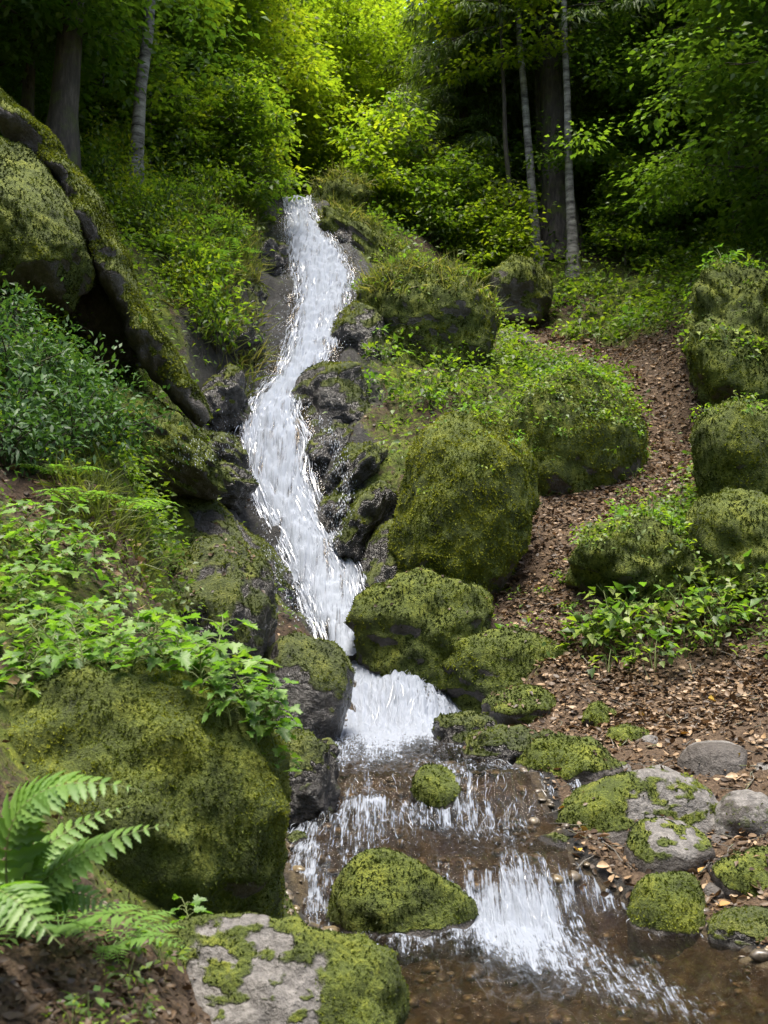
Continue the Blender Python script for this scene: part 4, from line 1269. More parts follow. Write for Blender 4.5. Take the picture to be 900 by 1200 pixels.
frond(fern, rel(25, 1085, 2.8), rel(40, 1000, 2.75), rel(196, 966, 2.8), 20, 0.10, up0, 2)
frond(fern, rel(5, 1085, 2.7), rel(-40, 990, 2.5), rel(72, 1108, 2.45), 19, 0.105, up0, 3)
frond(fern, rel(15, 1080, 2.9), rel(20, 980, 2.95), rel(150, 945, 3.05), 17, 0.075, up0, 4)
frond(fern, rel(20, 1085, 2.85), rel(-60, 960, 2.9), rel(-110, 940, 2.9), 18, 0.10, up0, 5)
frond(fern, rel(25, 1085, 2.8), rel(60, 1020, 2.8), rel(135, 1065, 2.8), 16, 0.07, up0, 6)
frond(fern, rel(20, 1085, 2.8), rel(20, 1010, 2.75), rel(60, 985, 2.8), 15, 0.06, up0, 7)

# small ferns on the slopes: joined fronds
def small_fern(seed, nf=7, L0=0.42):
    r = np.random.default_rng(seed)
    root = thing('fern', (0, 0, 0), 'fern', 'fern')
    for f in range(nf):
        a = f * 6.283 / nf + r.normal() * 0.25
        ln = L0 * r.uniform(0.75, 1.15)
        acc = Acc()
        dirh = np.array((math.cos(a), math.sin(a), 0))
        q = np.linspace(0, 1, 9)[:, None]
        path = dirh * ln * q + np.array((0, 0, 1)) * (ln * (0.75 * q - 0.62 * q ** 2))
        v, qq = tube(path, np.linspace(0.004, 0.001, 9), 4); acc.add(v, qq, 0.4)
        k = 13
        qs = np.linspace(0.15, 1.0, k)
        c = np.stack([np.interp(qs, q[:, 0], path[:, i]) for i in range(3)], 1)
        side = np.array((-math.sin(a), math.cos(a), 0.0))
        for sg in (-1, 1):
            pl = 0.26 * ln * np.sin(np.pi * np.clip(0.25 + 0.75 * qs, 0, 0.99)) ** 0.8 + 0.008
            d = unit(sg * side + dirh * 0.4 + 0.06 * r.normal(size=(k, 3)))
            v, qq = leaves(c, d, np.tile((0, 0, 1.0), (k, 1)), pl, pl * 0.26, 0.1, 0.15)
            acc.add(v, qq, 0.5)
        link('frond', acc.mesh('frond'), M['fern'], root)
    return root
ferns = [small_fern(300), small_fern(301, 9, 0.5)]
r = np.random.default_rng(33)
for px, py, Y in [(120, 600, 7.2), (150, 575, 7.9), (95, 640, 6.6), (155, 620, 7.4), (70, 590, 6.9), (235, 250, 15.6), (255, 265, 15.4), (215, 290, 14.8), (190, 330, 13.9), (240, 330, 14.2), (205, 250, 15.7), (265, 300, 15.0), (175, 280, 14.8)]:
    p = surf(px, py, Y)
    lo = Y < 10
    put(ferns, int(r.integers(2)), p, r.uniform(0, 6.28), r.uniform(0.8, 1.1) if lo else r.uniform(1.2, 1.7), 'small grassy fern on the bare bank above the herbs' if lo else 'light green fern on the slope between birch and falls',
        'ferns on the bank above the herbs' if lo else 'ferns on the slope by the falls')

for px, py, Y, s_, lb in [(70, 1085, 3.05, 0.62, 'small low fern behind the large arching fern'), (128, 1085, 3.2, 0.5, 'smallest fern between the large fern and the grey patched boulder')]:
    p = P(px, py, Y)
    put(ferns, 1, (p[0], p[1], H(p[0:1], p[1:2])[0]), 1.0 + px, s_, lb, 'small ferns beside the large fern')
# ---- low woodland plants: simple leaves
def low_plant(seed, nl, L0, hgt, mat):
    r = np.random.default_rng(seed)
    root = thing('woodland_plant', (0, 0, 0), 'plant', 'plant')
    st = Acc()
    for s in range(3):
        a = s * 2.1 + r.normal() * 0.3
        e = np.array((math.cos(a) * hgt * 0.45, math.sin(a) * hgt * 0.45, hgt * r.uniform(0.7, 1.0)))
        v, q = tube(np.stack([np.array((0, 0, -0.05)), e * np.array((0.3, 0.3, 0.55)), e]), np.array((0.005, 0.004, 0.002)), 4); st.add(v, q)
    link('stem', st.mesh('stem'), M['stem'], root)
    a = r.uniform(0, 6.28, nl); ra = hgt * 0.75 * np.sqrt(r.random(nl)); h = hgt * (0.3 + 0.7 * r.random(nl)) * (1.1 - 0.5 * ra / (hgt * 0.75))
    pos = np.stack([np.cos(a) * ra, np.sin(a) * ra, h], 1)
    d = np.stack([np.cos(a), np.sin(a), r.normal(size=nl) * 0.25], 1) + 0.4 * r.normal(size=(nl, 3))
    v, q = leaves(pos, d, unit(np.array((0, 0, 1.0)) + 0.3 * r.normal(size=(nl, 3))), L0 * r.uniform(0.7, 1.3, nl), L0 * 0.6, 0.12, 0.25)
    link('foliage', mesh_np('foliage', v, q, {'rnd': np.repeat(r.random(nl), 5)}), mat, root)
    return root
plants = [low_plant(400, 22, 0.085, 0.22, M['cover']), low_plant(401, 30, 0.075, 0.28, M['cover']), low_plant(402, 18, 0.10, 0.20, M['herb']), low_plant(403, 34, 0.07, 0.24, M['beech'])]
r = np.random.default_rng(34)
def patch(cells, n, labels, group, smin=0.7, smax=1.2):
    for k in range(n):
        px0, py0, sx, sy, Y0, Y1 = cells
        px, py = px0 + sx * r.uniform(-1, 1), py0 + sy * r.uniform(-1, 1)
        Y = Y0 + (Y1 - Y0) * r.random()
        p = P(px, py, Y)
        z = H(p[0:1], p[1:2])[0]
        put(plants, int(r.integers(4)), (p[0], p[1], z), r.uniform(0, 6.28), r.uniform(smin, smax), labels, group)
patch((800, 700, 110, 50, 9.2, 10.8), 54, 'leafy green plant on the bank beside the lower path', 'plants on the bank by the lower path', 1.0, 1.7)
patch((800, 575, 75, 45, 10.6, 12.6), 20, 'small green plant at the foot of the boulders beside the path', 'plants at the foot of the path boulders', 0.6, 1.1)
patch((620, 690, 60, 40, 9.8, 11.0), 10, 'small green plant in the leaves at the foot of the tall bright boulder', 'plants at the foot of the tall bright boulder', 0.4, 0.7)
patch((745, 345, 90, 35, 17.8, 20.5), 16, 'bushy green plant on the slope above the upper path', 'plants on the slope above the upper path', 1.4, 2.2)
patch((480, 470, 60, 50, 13.0, 14.5), 20, 'yellow green plant on the slope between the falls and the boulders', 'plants between falls and boulders', 0.9, 1.5)
for px, py, Y, s_ in [(105, 1140, 2.75, 0.36), (150, 1110, 3.0, 0.42), (85, 1175, 2.6, 0.30), (165, 1160, 2.9, 0.34), (130, 1180, 2.7, 0.3), (145, 1060, 3.2, 0.5), (190, 1075, 3.4, 0.45)]:
    p = P(px, py, Y); put(plants, int(r.integers(4)), (p[0], p[1], H(p[0:1], p[1:2])[0]), r.uniform(0, 6.28), s_, 'small green seedling in the leaf mould beside the fern', 'seedlings beside the fern')
def patch_b(bi, n, label, group, smin, smax, thr=0.3):
    p, nb = on_boulder(bi, n * 4, 500 + bi, thr)
    fc = np.nonzero(nb[:, 1] < 0.25)[0][:n]; p, nb = p[fc], nb[fc]; n = len(fc)   # the face towards the stream and path
    for k in range(n):
        put(plants, int(r.integers(4)), p[k] - nb[k] * 0.02, r.uniform(0, 6.28), r.uniform(smin, smax), label, group)
cvp, cvn, cvr = [], [], np.random.default_rng(88)
for bt, cnt in (('big domed', 420), ('tall shaded rock wall', 150), ('great mossy boulder', 120), ('mossy mound with roots', 70)):
    p, nb = on_boulder(bidx(bt), cnt, 900 + cnt, 0.05)
    cvp.append(p); cvn.append(nb)
cvp, cvn = np.concatenate(cvp), np.concatenate(cvn)
(LV, LQ), kk = plant_leaves(cvp, cvn, cvr, 6, 0.055 + 0 * cvp[:, 0], 0.07 + 0 * cvp[:, 0])
tag(link('ground_cover', mesh_np('ground_cover', LV, LQ, {'rnd': np.repeat(cvr.random(len(cvp) * kk), 5)}), M['cover']), 'fine leafy growth creeping over the boulders by the path', 'undergrowth', kind='stuff')
patch_b(bidx('big domed'), 78, 'small leafy plant growing on the big domed boulder at the path bend', 'plants on the big domed boulder', 0.42, 0.8, 0.0)
patch_b(bidx('tall shaded rock wall'), 32, 'leafy plant hanging on the tall shaded rock wall', 'plants on the tall shaded rock wall', 0.8, 1.5, 0.15)
patch_b(bidx('leaning over the outer edge'), 12, 'small plant on the smooth boulder leaning over the path edge', 'plants on the leaning boulder', 0.4, 0.8, 0.3)
patch_b(bidx('mossy mound with roots'), 16, 'small plant growing on the mossy mound in the path bend', 'plants on the mossy mound', 0.5, 0.9, 0.1)
patch_b(bidx('bright yellow green'), 12, 'small leafy plant growing on the tall bright mossy boulder', 'plants on the tall bright boulder', 0.4, 0.7)
patch_b(bidx('great mossy boulder'), 14, 'small plant growing on the crown of the great grassy boulder', 'plants on the great grassy boulder', 0.7, 1.2, 0.5)

# ---- shrubs on the shaded left bank
def shrub(seed, nl, L0, rad, hgt, mat, name='shrub'):
    r = np.random.default_rng(seed)
    root = thing(name, (0, 0, 0), 'shrub', 'shrub')
    st = Acc()
    tips = []
    for s in range(11):
        a = r.uniform(0, 6.28); q = math.sqrt(r.random())
        e = np.array((math.cos(a) * rad * q, math.sin(a) * rad * q, hgt * (1.05 - 0.5 * q * q) * r.uniform(0.7, 1)))
        pts_ = np.stack([np.array((0, 0, -0.1)), e * np.array((0.35, 0.35, 0.6)), e])
        v, qq = tube(pts_, np.array((0.012, 0.007, 0.003)), 5); st.add(v, qq)
        tips.append(pts_)
    link('stem', st.mesh('stem'), M['bark_dark'], root)
    tips = np.array(tips)
    k = r.integers(len(tips), size=nl); s = r.uniform(0.3, 1.05, nl)[:, None]
    b = (1 - s) ** 2 * tips[k, 0] + 2 * s * (1 - s) * tips[k, 1] + s ** 2 * tips[k, 2]
    pos = b + r.normal(size=(nl, 3)) * rad * 0.24
    d = unit(pos - b + 0.3 * r.normal(size=(nl, 3)) * rad)
    v, q = leaves(pos, d, unit(np.array((0, -0.3, 1.0)) + 0.45 * r.normal(size=(nl, 3))), L0 * r.uniform(0.6, 1.3, nl), L0 * 0.42, 0.12, 0.2)
    link('foliage', mesh_np('foliage', v, q, {'rnd': np.repeat(r.random(nl), 5)}), mat, root)
    return root
shrubs = [shrub(600, 620, 0.07, 0.42, 0.45, M['shrub']), shrub(601, 720, 0.065, 0.5, 0.42, M['shrub'])]
for px, py, Y in [(20, 540, 7.3), (70, 550, 7.6), (10, 490, 7.8), (50, 500, 8.1), (100, 560, 8.0), (15, 440, 8.6), (5, 590, 6.8), (-30, 500, 7.5), (40, 580, 7.0), (120, 590, 8.1), (85, 590, 7.6), (60, 540, 8.2)]:
    p = surf(px, py, Y)
    put(shrubs, int(r.integers(2)), p, r.uniform(0, 6.28), r.uniform(0.8, 1.15), 'blue green shrub with small pointed leaves below the overhang', 'shrubs below the overhang')
bush = [shrub(610, 700, 0.11, 0.7, 0.9, M['beech'], 'bush'), shrub(611, 800, 0.10, 0.8, 1.1, M['dim'], 'bush'), shrub(612, 700, 0.12, 0.75, 0.9, M['maple'], 'bush')]
for k in range(34):
    px, py, Y = r.uniform(110, 280), r.uniform(190, 360), 0
    Y = np.interp(py, [190, 360], [17.5, 13.2]) + r.uniform(-0.3, 0.8)
    put(bush, int(r.choice([0, 0, 2])), surf(px, py, Y), r.uniform(0, 6.28), r.uniform(0.5, 0.95), 'yellow green bush on the slope between the overhang and the falls', 'bushes on the slope by the falls')
for k in range(46):
    px = r.uniform(470, 930); Y = r.uniform(20.5, 27)
    if 590 < px < 700: Y += 3.5                         # the trunks above the path stand clear
    p = P(px, 280, Y)
    put(bush, int(r.choice([0, 1, 1])), (p[0], p[1], H(p[0:1], p[1:2])[0]), r.uniform(0, 6.28), r.uniform(0.7, 1.3), 'green bush among the trees above the path', 'bushes among the trees above the path')

# ---- grass tufts on the slope and the great boulder
acc = Acc()
def blades(p, r, k, L0):
    n = len(p) * k
    pos = np.repeat(p, k, 0) + r.normal(size=(n, 3)) * 0.03
    a = r.uniform(0, 6.28, n)
    d = unit(np.stack([np.cos(a), np.sin(a) - 0.3, r.uniform(0.2, 1.6, n)], 1))
    return leaves(pos, d, np.cross(d, r.normal(size=(n, 3))), L0 * r.uniform(0.5, 1.3, n), 0.012 * L0 / 0.25, 0.1, 0.55)
for bt, cnt in (('great mossy boulder', 420), ('shady side of the lip', 120), ('sunny side of the lip', 120), ('narrow mossy ledge', 150)):
    bi = bidx(bt)
    if cnt:
        p, nb = on_boulder(bi, cnt, 700 + bi, 0.45)
        rr_ = np.random.default_rng(bi); v, q = blades(p, rr_, 5, 0.28); acc.add(v, q, np.repeat(rr_.random(len(v) // 5), 5))
rr_ = np.random.default_rng(77)
px = rr_.uniform(200, 300, 500); py = rr_.uniform(220, 400, 500)
Yq = np.interp(py, [220, 400], [17.2, 13.2]) + rr_.uniform(-.3, .5, 500)
p = np.array([P(a, b, c) for a, b, c in zip(px, py, Yq)]); p[:, 2] = H(p[:, 0], p[:, 1])
v, q = blades(p, rr_, 6, 0.4); acc.add(v, q, np.repeat(rr_.random(len(v) // 5), 5))
px = rr_.uniform(60, 170, 220); Yq = rr_.uniform(6.3, 7.9, 220)
p = np.array([P(a, 600, c) for a, c in zip(px, Yq)]); p[:, 2] = H(p[:, 0], p[:, 1])
v, q = blades(p, rr_, 6, 0.2); acc.add(v, q, np.repeat(rr_.random(len(v) // 5) * 0.5, 5))
tag(link('grass', acc.mesh('grass')), 'thin grass hanging from the banks and boulder crowns', 'grass', kind='stuff').data.materials.append(M['drygrass'])

# ------------------------------------------------------------------ trees
def limb_path(a, b, sag, k=6, r=None, wob=0.0):
    s = np.linspace(0, 1, k)[:, None]
    p = a + (b - a) * s
    p[:, 2] += sag * 4 * (s * (1 - s))[:, 0]
    if r is not None and wob:
        p[1:-1] += r.normal(size=(k - 2, 3)) * wob
    return p

def broad_tree(seed, name, label, hgt, r0, crown0, crad, nlimb, nleaf, L0, leafm, bark, lean=(0, 0), flat=0.28, trunk_n=9):
    """Trunk with limbs, and a crown of leaves spread in tiers along the twigs."""
    r = np.random.default_rng(seed)
    root = thing(name, (0, 0, 0), label, 'tree')
    k = 14
    s = np.linspace(0, 1, k)
    wob = np.cumsum(r.normal(size=(k, 2)) * 0.035, 0) * (hgt / 10)
    path = np.stack([lean[0] * s * hgt + wob[:, 0], lean[1] * s * hgt + wob[:, 1], s * hgt - 0.4 * (1 - s)], 1)
    rad = r0 * (1 - 0.85 * s) * (1 + 1.1 * np.exp(-s * 22))
    acc = Acc(); v, q = tube(path, rad, trunk_n, seed, 0.04); acc.add(v, q)
    limbs = []
    for i in range(nlimb):
        h = crown0 + (0.97 - crown0) * (i + r.random()) / nlimb
        b = np.array([np.interp(h, s, path[:, c]) for c in range(3)])
        a = i * 2.399 + r.normal() * 0.4
        ln = crad * r.uniform(0.55, 1.1) * math.sqrt(max(0.12, 1 - ((h - crown0) / (1 - crown0)) ** 1.6))
        e = b + np.array((math.cos(a) * ln, math.sin(a) * ln, ln * r.uniform(-0.05, 0.45)))
        lp = limb_path(b, e, 0.08 * ln, 6, r, 0.04 * ln)
        v, q = tube(lp, np.linspace(r0 * 0.28 * (1.1 - h), 0.006, 6), 5); acc.add(v, q)
        limbs.append(lp)
        for j in range(3):
            bb = lp[2 + j % 3]
            a2 = a + r.choice((-1, 1)) * r.uniform(0.4, 1.1)
            l2 = ln * r.uniform(0.3, 0.55)
            ee = bb + np.array((math.cos(a2) * l2, math.sin(a2) * l2, l2 * r.uniform(-0.1, 0.3)))
            l2p = limb_path(bb, ee, 0.05 * l2, 6, r, 0.03 * l2)
            v, q = tube(l2p, np.linspace(0.012, 0.003, 6), 4); acc.add(v, q)
            limbs.append(l2p)
    link('trunk', acc.mesh('trunk'), M[bark], root)
    LP = np.array(limbs)
    ln = np.linalg.norm(LP[:, -1] - LP[:, 0], axis=1)
    ki = r.choice(len(LP), nleaf, p=ln / ln.sum())
    f = np.clip(r.beta(1.6, 1.0, nleaf), 0, 0.999) * 5
    i0 = f.astype(int); fr = (f - i0)[:, None]
    base = LP[ki, i0] * (1 - fr) + LP[ki, i0 + 1] * fr
    # twig clusters so that light and gaps stay between the sprays
    cl = r.normal(size=(nleaf, 3))
    offc = np.random.default_rng(seed + 1).normal(size=(len(LP), 6, 3))
    sp = offc[ki, i0] * np.array((0.28, 0.28, 0.16)) * crad * 0.55
    pos = base + sp + cl * np.array((1, 1, flat)) * crad * 0.10
    d = unit(cl * np.array((1, 1, 0.15)) + 0.5 * r.normal(size=(nleaf, 3)) * np.array((1, 1, 0.4)) - np.array((0, 0, 0.25)))
    nr = unit(np.array((0, 0, 1.0)) + 0.38 * r.normal(size=(nleaf, 3)))
    L = L0 * r.uniform(0.65, 1.35, nleaf)
    v, q = leaves(pos, d, nr, L, L * 0.62, 0.10, 0.2)
    clump = np.random.default_rng(seed + 2).random((len(LP), 6))[ki, i0]
    link('crown', mesh_np('crown', v, q, {'rnd': np.repeat(np.clip(0.55 * clump + 0.45 * r.random(nleaf), 0, 1), 5)}), M[leafm], root)
    return root

def spruce(seed, name, label, hgt, r0, bare, blen, nn_, L0, bark='bark_dark', lean=(0, 0), keep=1.0):
    """Trunk, drooping whorled branches, and needle sprays hanging from them."""
    r = np.random.default_rng(seed)
    root = thing(name, (0, 0, 0), label, 'tree')
    s = np.linspace(0, 1, 12)
    path = np.stack([lean[0] * s * hgt, lean[1] * s * hgt, s * hgt - 0.5 * (1 - s)], 1)
    acc = Acc(); v, q = tube(path, r0 * (1 - 0.93 * s) * (1 + 1.1 * np.exp(-s * 24)), 10, seed, 0.05); acc.add(v, q)
    LP = []
    h = bare
    while h < hgt * 0.98:
        t = (h - bare) / (hgt - bare)
        for i in range(5):
            if r.random() > keep: continue
            a = r.uniform(0, 6.28)
            ln = blen * (1 - t) ** 0.8 * r.uniform(0.7, 1.15) + 0.15
            b = np.array((lean[0] * h, lean[1] * h, h + r.normal() * 0.12))
            e = b + np.array((math.cos(a) * ln, math.sin(a) * ln, -ln * r.uniform(0.2, 0.5) + t * ln * 0.5))
            lp = limb_path(b, e, 0.10 * ln, 6, r, 0.02 * ln)
            lp[-1, 2] += 0.06 * ln
            v, q = tube(lp, np.linspace(0.028 * (1 - t) + 0.006, 0.003, 6), 4); acc.add(v, q)
            LP.append(lp)
        h += 0.34 + 0.1 * r.random()
    link('trunk', acc.mesh('trunk'), M[bark], root)
    LP = np.array(LP)
    ln = np.linalg.norm(LP[:, -1] - LP[:, 0], axis=1)
    ki = r.choice(len(LP), nn_, p=ln / ln.sum())
    f = np.clip(r.beta(1.3, 1.0, nn_), 0, 0.999) * 5
    i0 = f.astype(int); fr = (f - i0)[:, None]
    base = LP[ki, i0] * (1 - fr) + LP[ki, i0 + 1] * fr
    ax = unit(LP[ki, -1] - LP[ki, 0])
    sd_ = unit(np.cross(ax, np.array((0, 0, 1.0))))
    q_ = r.normal(size=nn_)
    wid = (0.30 * np.sin(np.pi * np.clip(f / 5, 0.05, 0.9)) + 0.05)
    off = sd_ * (q_ * wid)[:, None]
    pos = base + off + np.array((0, 0, -1.0)) * (np.abs(q_) * wid * 0.55 + np.abs(r.normal(size=nn_)) * 0.06)[:, None]
    d = unit(off * 2.0 + ax * 0.35 + np.array((0, 0, -0.35)) + 0.22 * r.normal(size=(nn_, 3)))
    L = L0 * r.uniform(0.6, 1.4, nn_)
    v, q = leaves(pos, d, unit(np.array((0, 0, 1.0)) + 0.5 * r.normal(size=(nn_, 3))), L, L * 0.22, 0.1, 0.25)
    clump = np.random.default_rng(seed + 2).random((len(LP), 6))[ki, i0]
    link('crown', mesh_np('crown', v, q, {'rnd': np.repeat(np.clip(0.5 * clump + 0.5 * r.random(nn_), 0, 1), 5)}), M['spruce'], root)
    return root

def ground_at(px, Y):
    p = P(px, 300, Y)
    return np.array((p[0], p[1], H(p[0:1], p[1:2])[0]))

# trees one can name
t1 = spruce(701, 'spruce_tree', 'dark thick spruce trunk rising behind the huge mossy rock face', 16, 0.19, 6.0, 2.4, 16000, 0.16, lean=(0.05, 0.02))
t1.location = ground_at(62, 13.6)
t2 = broad_tree(702, 'birch_tree', 'slender white birch on the slope above the leaning slab', 13, 0.105, 0.42, 2.2, 16, 9000, 0.095, 'beech', 'bark_birch', lean=(0.015, 0.0))
t2.location = ground_at(158, 15.2)
t3 = spruce(703, 'spruce_tree', 'thickest dark trunk in the clump of trees above the path', 20, 0.30, 4.6, 2.8, 22000, 0.17, lean=(-0.035, 0.0), keep=0.85)
t3.location = ground_at(657, 21.6)
t4 = broad_tree(704, 'birch_tree', 'pale lichen grey trunk on the falls side of the tree clump', 14, 0.10, 0.45, 2.0, 14, 6000, 0.10, 'maple', 'bark_birch', lean=(-0.035, 0.0))
t4.location = ground_at(630, 20.9)
t5 = broad_tree(705, 'birch_tree', 'slim pale trunk standing in front of the thickest dark trunk', 13, 0.10, 0.5, 2.0, 14, 6000, 0.10, 'beech', 'bark_birch', lean=(-0.03, 0.0))
t5.location = ground_at(669, 20.6)
t6 = spruce(706, 'spruce_tree', 'thin dark trunk between the pale trunk and the thickest one', 15, 0.15, 3.8, 1.7, 9000, 0.15, lean=(-0.03, 0))
t6.location = ground_at(641, 22.2)
t7 = broad_tree(707, 'birch_tree', 'thin white birch rising behind the clump of trunks', 16, 0.08, 0.6, 2.0, 12, 5000, 0.11, 'beech', 'bark_birch', lean=(-0.01, 0))
t7.location = ground_at(672, 25)
t8 = broad_tree(708, 'young_tree', 'thin leaning dark tree on the slope above the shaded rock wall', 10, 0.075, 0.35, 2.3, 16, 8000, 0.095, 'dim', 'bark_dark', lean=(-0.09, 0))
t8.location = ground_at(872, 19.5)
t9 = broad_tree(709, 'maple_tree', 'young tree with bright yellow green leaves hanging before the dark trunks', 9.5, 0.07, 0.46, 1.6, 18, 5200, 0.13, 'maple', 'bark_dark', lean=(-0.03, 0))
t9.location = ground_at(598, 21.2)

for k, (px, Y, rr_, ln, lb) in enumerate([(705, 26, 0.07, -0.02, 'thin dark trunk just outside the trunk clump, deep in the shade'), (748, 23, 0.06, 0.01, 'thin dark trunk among the saplings above the path'), (818, 24, 0.08, -0.03, 'dark slim trunk half hidden by leaves above the shaded rock wall'), (575, 27, 0.08, -0.01, 'slim dark trunk deep among the spruces')]):
    q = spruce(770 + k, 'spruce_tree', lb, 15, rr_, 4.2 + k * 0.4, 1.6, 6000, 0.15, lean=(ln, 0), keep=0.7)
    q.location = ground_at(px, Y)
# the wood round the ravine
K = dict(
    spr_a=spruce(720, 'spruce_tree', 'x', 17, 0.2, 0.8, 2.7, 40000, 0.20),
    spr_b=spruce(721, 'spruce_tree', 'x', 14, 0.16, 0.5, 2.2, 34000, 0.19),
    bro_a=broad_tree(722, 'beech_tree', 'x', 13, 0.14, 0.12, 3.2, 30, 30000, 0.15, 'beech', 'bark_grey'),
    bro_b=broad_tree(723, 'beech_tree', 'x', 10, 0.10, 0.10, 2.8, 28, 28000, 0.145, 'maple', 'bark_grey'),
    bro_c=broad_tree(724, 'beech_tree', 'x', 12, 0.13, 0.12, 3.2, 30, 30000, 0.14, 'dim', 'bark_dark'),
)
K['sap_a'] = broad_tree(730, 'sapling', 'x', 2.6, 0.03, 0.12, 0.95, 18, 2600, 0.11, 'beech', 'bark_grey', flat=0.22)
K['sap_b'] = broad_tree(731, 'sapling', 'x', 2.2, 0.03, 0.10, 1.0, 18, 2400, 0.12, 'maple', 'bark_grey', flat=0.22)
K['sap_c'] = broad_tree(732, 'sapling', 'x', 2.6, 0.03, 0.12, 1.0, 18, 2600, 0.11, 'dim', 'bark_dark', flat=0.22)
K['spr_c'] = spruce(733, 'spruce_sapling', 'x', 3.4, 0.035, 0.2, 1.0, 6000, 0.13)
first = set()
def plant_tree(kind, px, Y, label, group, s=1.0):
    loc = ground_at(px, Y)
    rz = r.uniform(0, 6.28)
    if kind not in first:
        first.add(kind); o = K[kind]
        o.location = loc; o.rotation_euler = (0, 0, rz); o.scale = (s,) * 3
        o['label'] = label; o['group'] = group
        return o
    return dup(K[kind], loc, rz, s, label, group)
r = np.random.default_rng(41)
# left slope: broadleaf wood, darker to the outside
for px, Y, kd, s in [(-70, 13.4, 'bro_c', 0.8), (25, 14.6, 'bro_c', 0.75), (-140, 12, 'bro_c', 0.9), (-60, 17, 'bro_c', 1.0), (20, 19, 'bro_c', 1.0), (70, 19.5, 'bro_c', 0.8), (60, 23, 'spr_a', 1.0), (-20, 24, 'spr_b', 1.0), (-120, 20, 'spr_a', 1.0),
                     (100, 27, 'bro_c', 1.1), (0, 30, 'spr_a', 1.1), (-90, 28, 'bro_c', 1.1)]:
    plant_tree(kd, px, Y, 'dark leafy beech in the shaded wood behind the rock face' if kd == 'bro_c' else 'dark spruce deep in the shaded wood behind the rock face', 'trees in the shaded wood behind the rock face', s)
for px, Y, kd, s in [(180, 20, 'bro_a', 0.85), (215, 22, 'bro_b', 0.9), (160, 25, 'bro_a', 1.0), (240, 25.5, 'bro_b', 1.0), (200, 30, 'bro_a', 1.1), (262, 29, 'bro_b', 1.0), (130, 31, 'bro_a', 1.1), (290, 34, 'bro_a', 1.1), (230, 36, 'bro_b', 1.2)]:
    plant_tree(kd, px, Y, 'sunlit yellow green beech on the slope above the falls', 'sunlit trees above the top of the falls', s)
# head of the valley
for px, Y, kd, s in [(408, 30, 'bro_b', 0.95), (440, 34, 'bro_b', 1.1), (385, 42, 'bro_b', 1.2), (425, 46, 'bro_a', 1.3), (300, 44, 'bro_b', 1.2), (460, 42, 'bro_b', 1.2), (325, 54, 'bro_b', 1.4), (350, 60, 'bro_b', 1.5), (280, 60, 'bro_a', 1.5), (395, 62, 'bro_b', 1.6), (430, 66, 'bro_b', 1.6), (310, 70, 'bro_b', 1.7), (365, 74, 'bro_b', 1.8)]:
    plant_tree(kd, px, Y, 'bright tree at the head of the valley behind the falls', 'bright trees at the head of the valley', s)
# right slope: spruces
for px, Y, kd, s in [(545, 23.5, 'spr_b', 0.95), (615, 25.2, 'spr_a', 0.9), (575, 26.8, 'spr_a', 1.0), (530, 30, 'spr_a', 1.0), (640, 30, 'spr_a', 1.0), (600, 35, 'spr_a', 1.1)]:
    plant_tree(kd, px, Y, 'tall spruce between bright valley and clump of trunks', 'spruces beside the bright valley', s)
for px, Y, kd, s in [(930, 16.5, 'bro_c', 0.85), (1010, 15, 'bro_c', 0.9), (780, 21.5, 'bro_c', 0.8), (895, 20, 'spr_b', 0.9), (760, 24, 'spr_b', 0.9), (800, 27, 'spr_a', 1.0), (840, 23.5, 'bro_c', 0.85), (900, 25, 'bro_c', 1.0), (940, 22, 'spr_b', 1.0), (870, 30, 'spr_a', 1.1), 
                     (960, 28, 'spr_a', 1.1), (790, 34, 'bro_c', 1.2), (850, 37, 'spr_a', 1.2), (720, 38, 'spr_a', 1.2), (1010, 24, 'bro_c', 1.1), (930, 34, 'spr_b', 1.3)]:
    plant_tree(kd, px, Y, 'dark leafy beech in the shady wood beyond the path' if kd == 'bro_c' else 'dark spruce in the shady wood beyond the path', 'trees in the shady wood beyond the path', s)
for k in range(30):                                   # saplings at the wood's edge above the path
    plant_tree(['sap_a', 'sap_b', 'sap_a', 'spr_c'][k % 4], r.uniform(430, 600), r.uniform(20.3, 25), 'small spruce sapling on the slope behind the great grassy boulder' if k % 4 == 3 else 'leafy green sapling on the slope behind the great grassy boulder', 'saplings behind the great grassy boulder', r.uniform(0.7, 1.25))
for k in range(26):
    plant_tree(['sap_a', 'sap_c', 'sap_a'][k % 3], r.uniform(690, 930), r.uniform(20, 25), 'leafy sapling at the edge of the shady wood beyond the path', 'saplings beyond the path', r.uniform(0.6, 1.2))
for k in range(30):
    px = r.uniform(80, 285)
    plant_tree(['sap_a', 'sap_b', 'sap_a'][k % 3], px, r.uniform(16.5, 20.5), 'leafy yellow green sapling on the slope above the bushes by the falls', 'saplings above the bushes by the falls', r.uniform(0.6, 1.15))
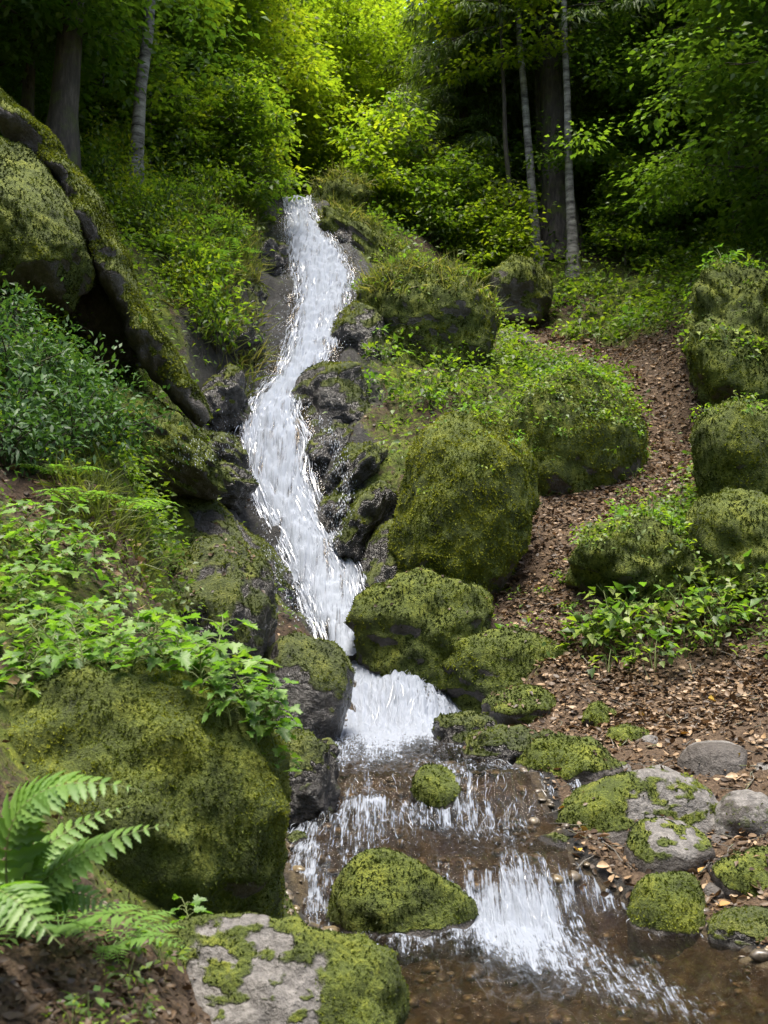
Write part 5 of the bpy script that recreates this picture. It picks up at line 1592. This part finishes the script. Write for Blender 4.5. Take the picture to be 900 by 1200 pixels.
# unseen wood added behind the camera to shade the ravine and cut frontal light
gx, gy = np.meshgrid(np.linspace(-40, 40, 121), np.linspace(-34, -0.8, 51))
gx, gy = gx.ravel(), gy.ravel()
gz = -0.15 + 0.16 * np.clip(np.abs(gx) - 1.5, 0, None) + 0.3 * n2(gx, gy, 0.3, 3, 1.0)
i_ = np.arange(50)[:, None] * 121; j_ = np.arange(120)[None, :]
tag(link('forest_floor', mesh_np('forest_floor', np.stack([gx, gy, gz], 1), np.stack([i_ + j_, i_ + j_ + 1, i_ + j_ + 122, i_ + j_ + 121], -1).reshape(-1, 4), dict(litter=0.9 * np.ones(len(gx)), moss=0.3 * np.ones(len(gx)), wet=0 * gx, bed=0 * gx)), M['ground']), 'leaf strewn forest floor downstream', 'terrain', kind='structure')
for k, (x, y, kd, s_) in enumerate([(-3.5, -15, 'bro_a', 2.1), (2.5, -15, 'bro_c', 2.2), (8.5, -16, 'bro_a', 2.2), (14, -16, 'bro_c', 2.2), (-9, -14, 'bro_c', 2.0), (5.5, -22, 'bro_c', 2.3), (-0.5, -21, 'bro_a', 2.3), (11.5, -22, 'bro_c', 2.3)]):
    dup(K[kd], (x, y, 0.16 * max(abs(x) - 1.5, 0) - 0.2), r.uniform(0, 6.28), s_, 'unseen tall beech added downstream to shade the ravine', 'unseen shading trees downstream')
ORD = ['first', 'second', 'third', 'fourth', 'fifth', 'sixth', 'seventh', 'eighth', 'ninth', 'tenth', 'eleventh', 'twelfth', 'thirteenth', 'fourteenth', 'fifteenth', 'sixteenth']
by_label = {}
for o in list(col.objects):
    if o.get('category') in ('tree', 'fern', 'shrub') and o.get('group'):
        by_label.setdefault(o['label'], []).append(o)
for lb, os_ in by_label.items():
    if 1 < len(os_) <= 15:
        os_.sort(key=lambda o: o.location.x / max(o.location.y, 1))
        for k, o in enumerate(os_):
            o['label'] = lb + ', %s from left' % ORD[k]
for kd in K:
    assert kd in first

# ------------------------------------------------------------------ thin water and white painted glints on the rocks beside the falls
bpy.context.view_layer.update()
dg = bpy.context.evaluated_depsgraph_get()
def on_surface(px, py):
    a = P(px, py, 1.0); d = Vector(a - CAM).normalized()
    hit, loc, nor, _, ob, _ = sc.ray_cast(dg, Vector(CAM), d)
    return np.array(loc), np.array(nor)
r = np.random.default_rng(91)
pts_, vel_, siz_ = [], [], []
def trickle(line, n, spread, s0, s1):
    line = np.array(line, float)
    for k in range(n):
        q = r.random() * (len(line) - 1); i = int(q); f = q - i
        c = line[i] * (1 - f) + line[i + 1] * f + r.normal(size=2) * spread
        loc, nor = on_surface(*c)
        if loc[1] < 9.0 or loc[1] > 19: continue
        d = np.array((0, 0, -1.0)); d = d - nor * (d @ nor)
        if np.linalg.norm(d) < 0.2: d = d + np.array((0, -0.3, 0))
        pts_.append(loc + nor * 0.012); vel_.append(d + r.normal(size=3) * 0.12); siz_.append(r.uniform(s0, s1))
trickle([(378, 492), (398, 530), (406, 570), (400, 605), (386, 650)], 420, 5, 0.004, 0.013)
trickle([(372, 500), (385, 560), (378, 620)], 240, 12, 0.003, 0.009)
trickle([(318, 640), (335, 680), (352, 725)], 320, 11, 0.003, 0.010)
trickle([(215, 535), (255, 520), (285, 505)], 260, 14, 0.003, 0.008)  # glints of the wet rock, painted on as white drops
trickle([(330, 350), (318, 420), (300, 455)], 160, 8, 0.003, 0.008)
trickle([(390, 285), (405, 320), (400, 350)], 120, 8, 0.003, 0.008)
drops('trickle', np.array(pts_), np.array(vel_), np.array(siz_), 'thin threads of trickling water and painted glints on the rocks beside the falls')
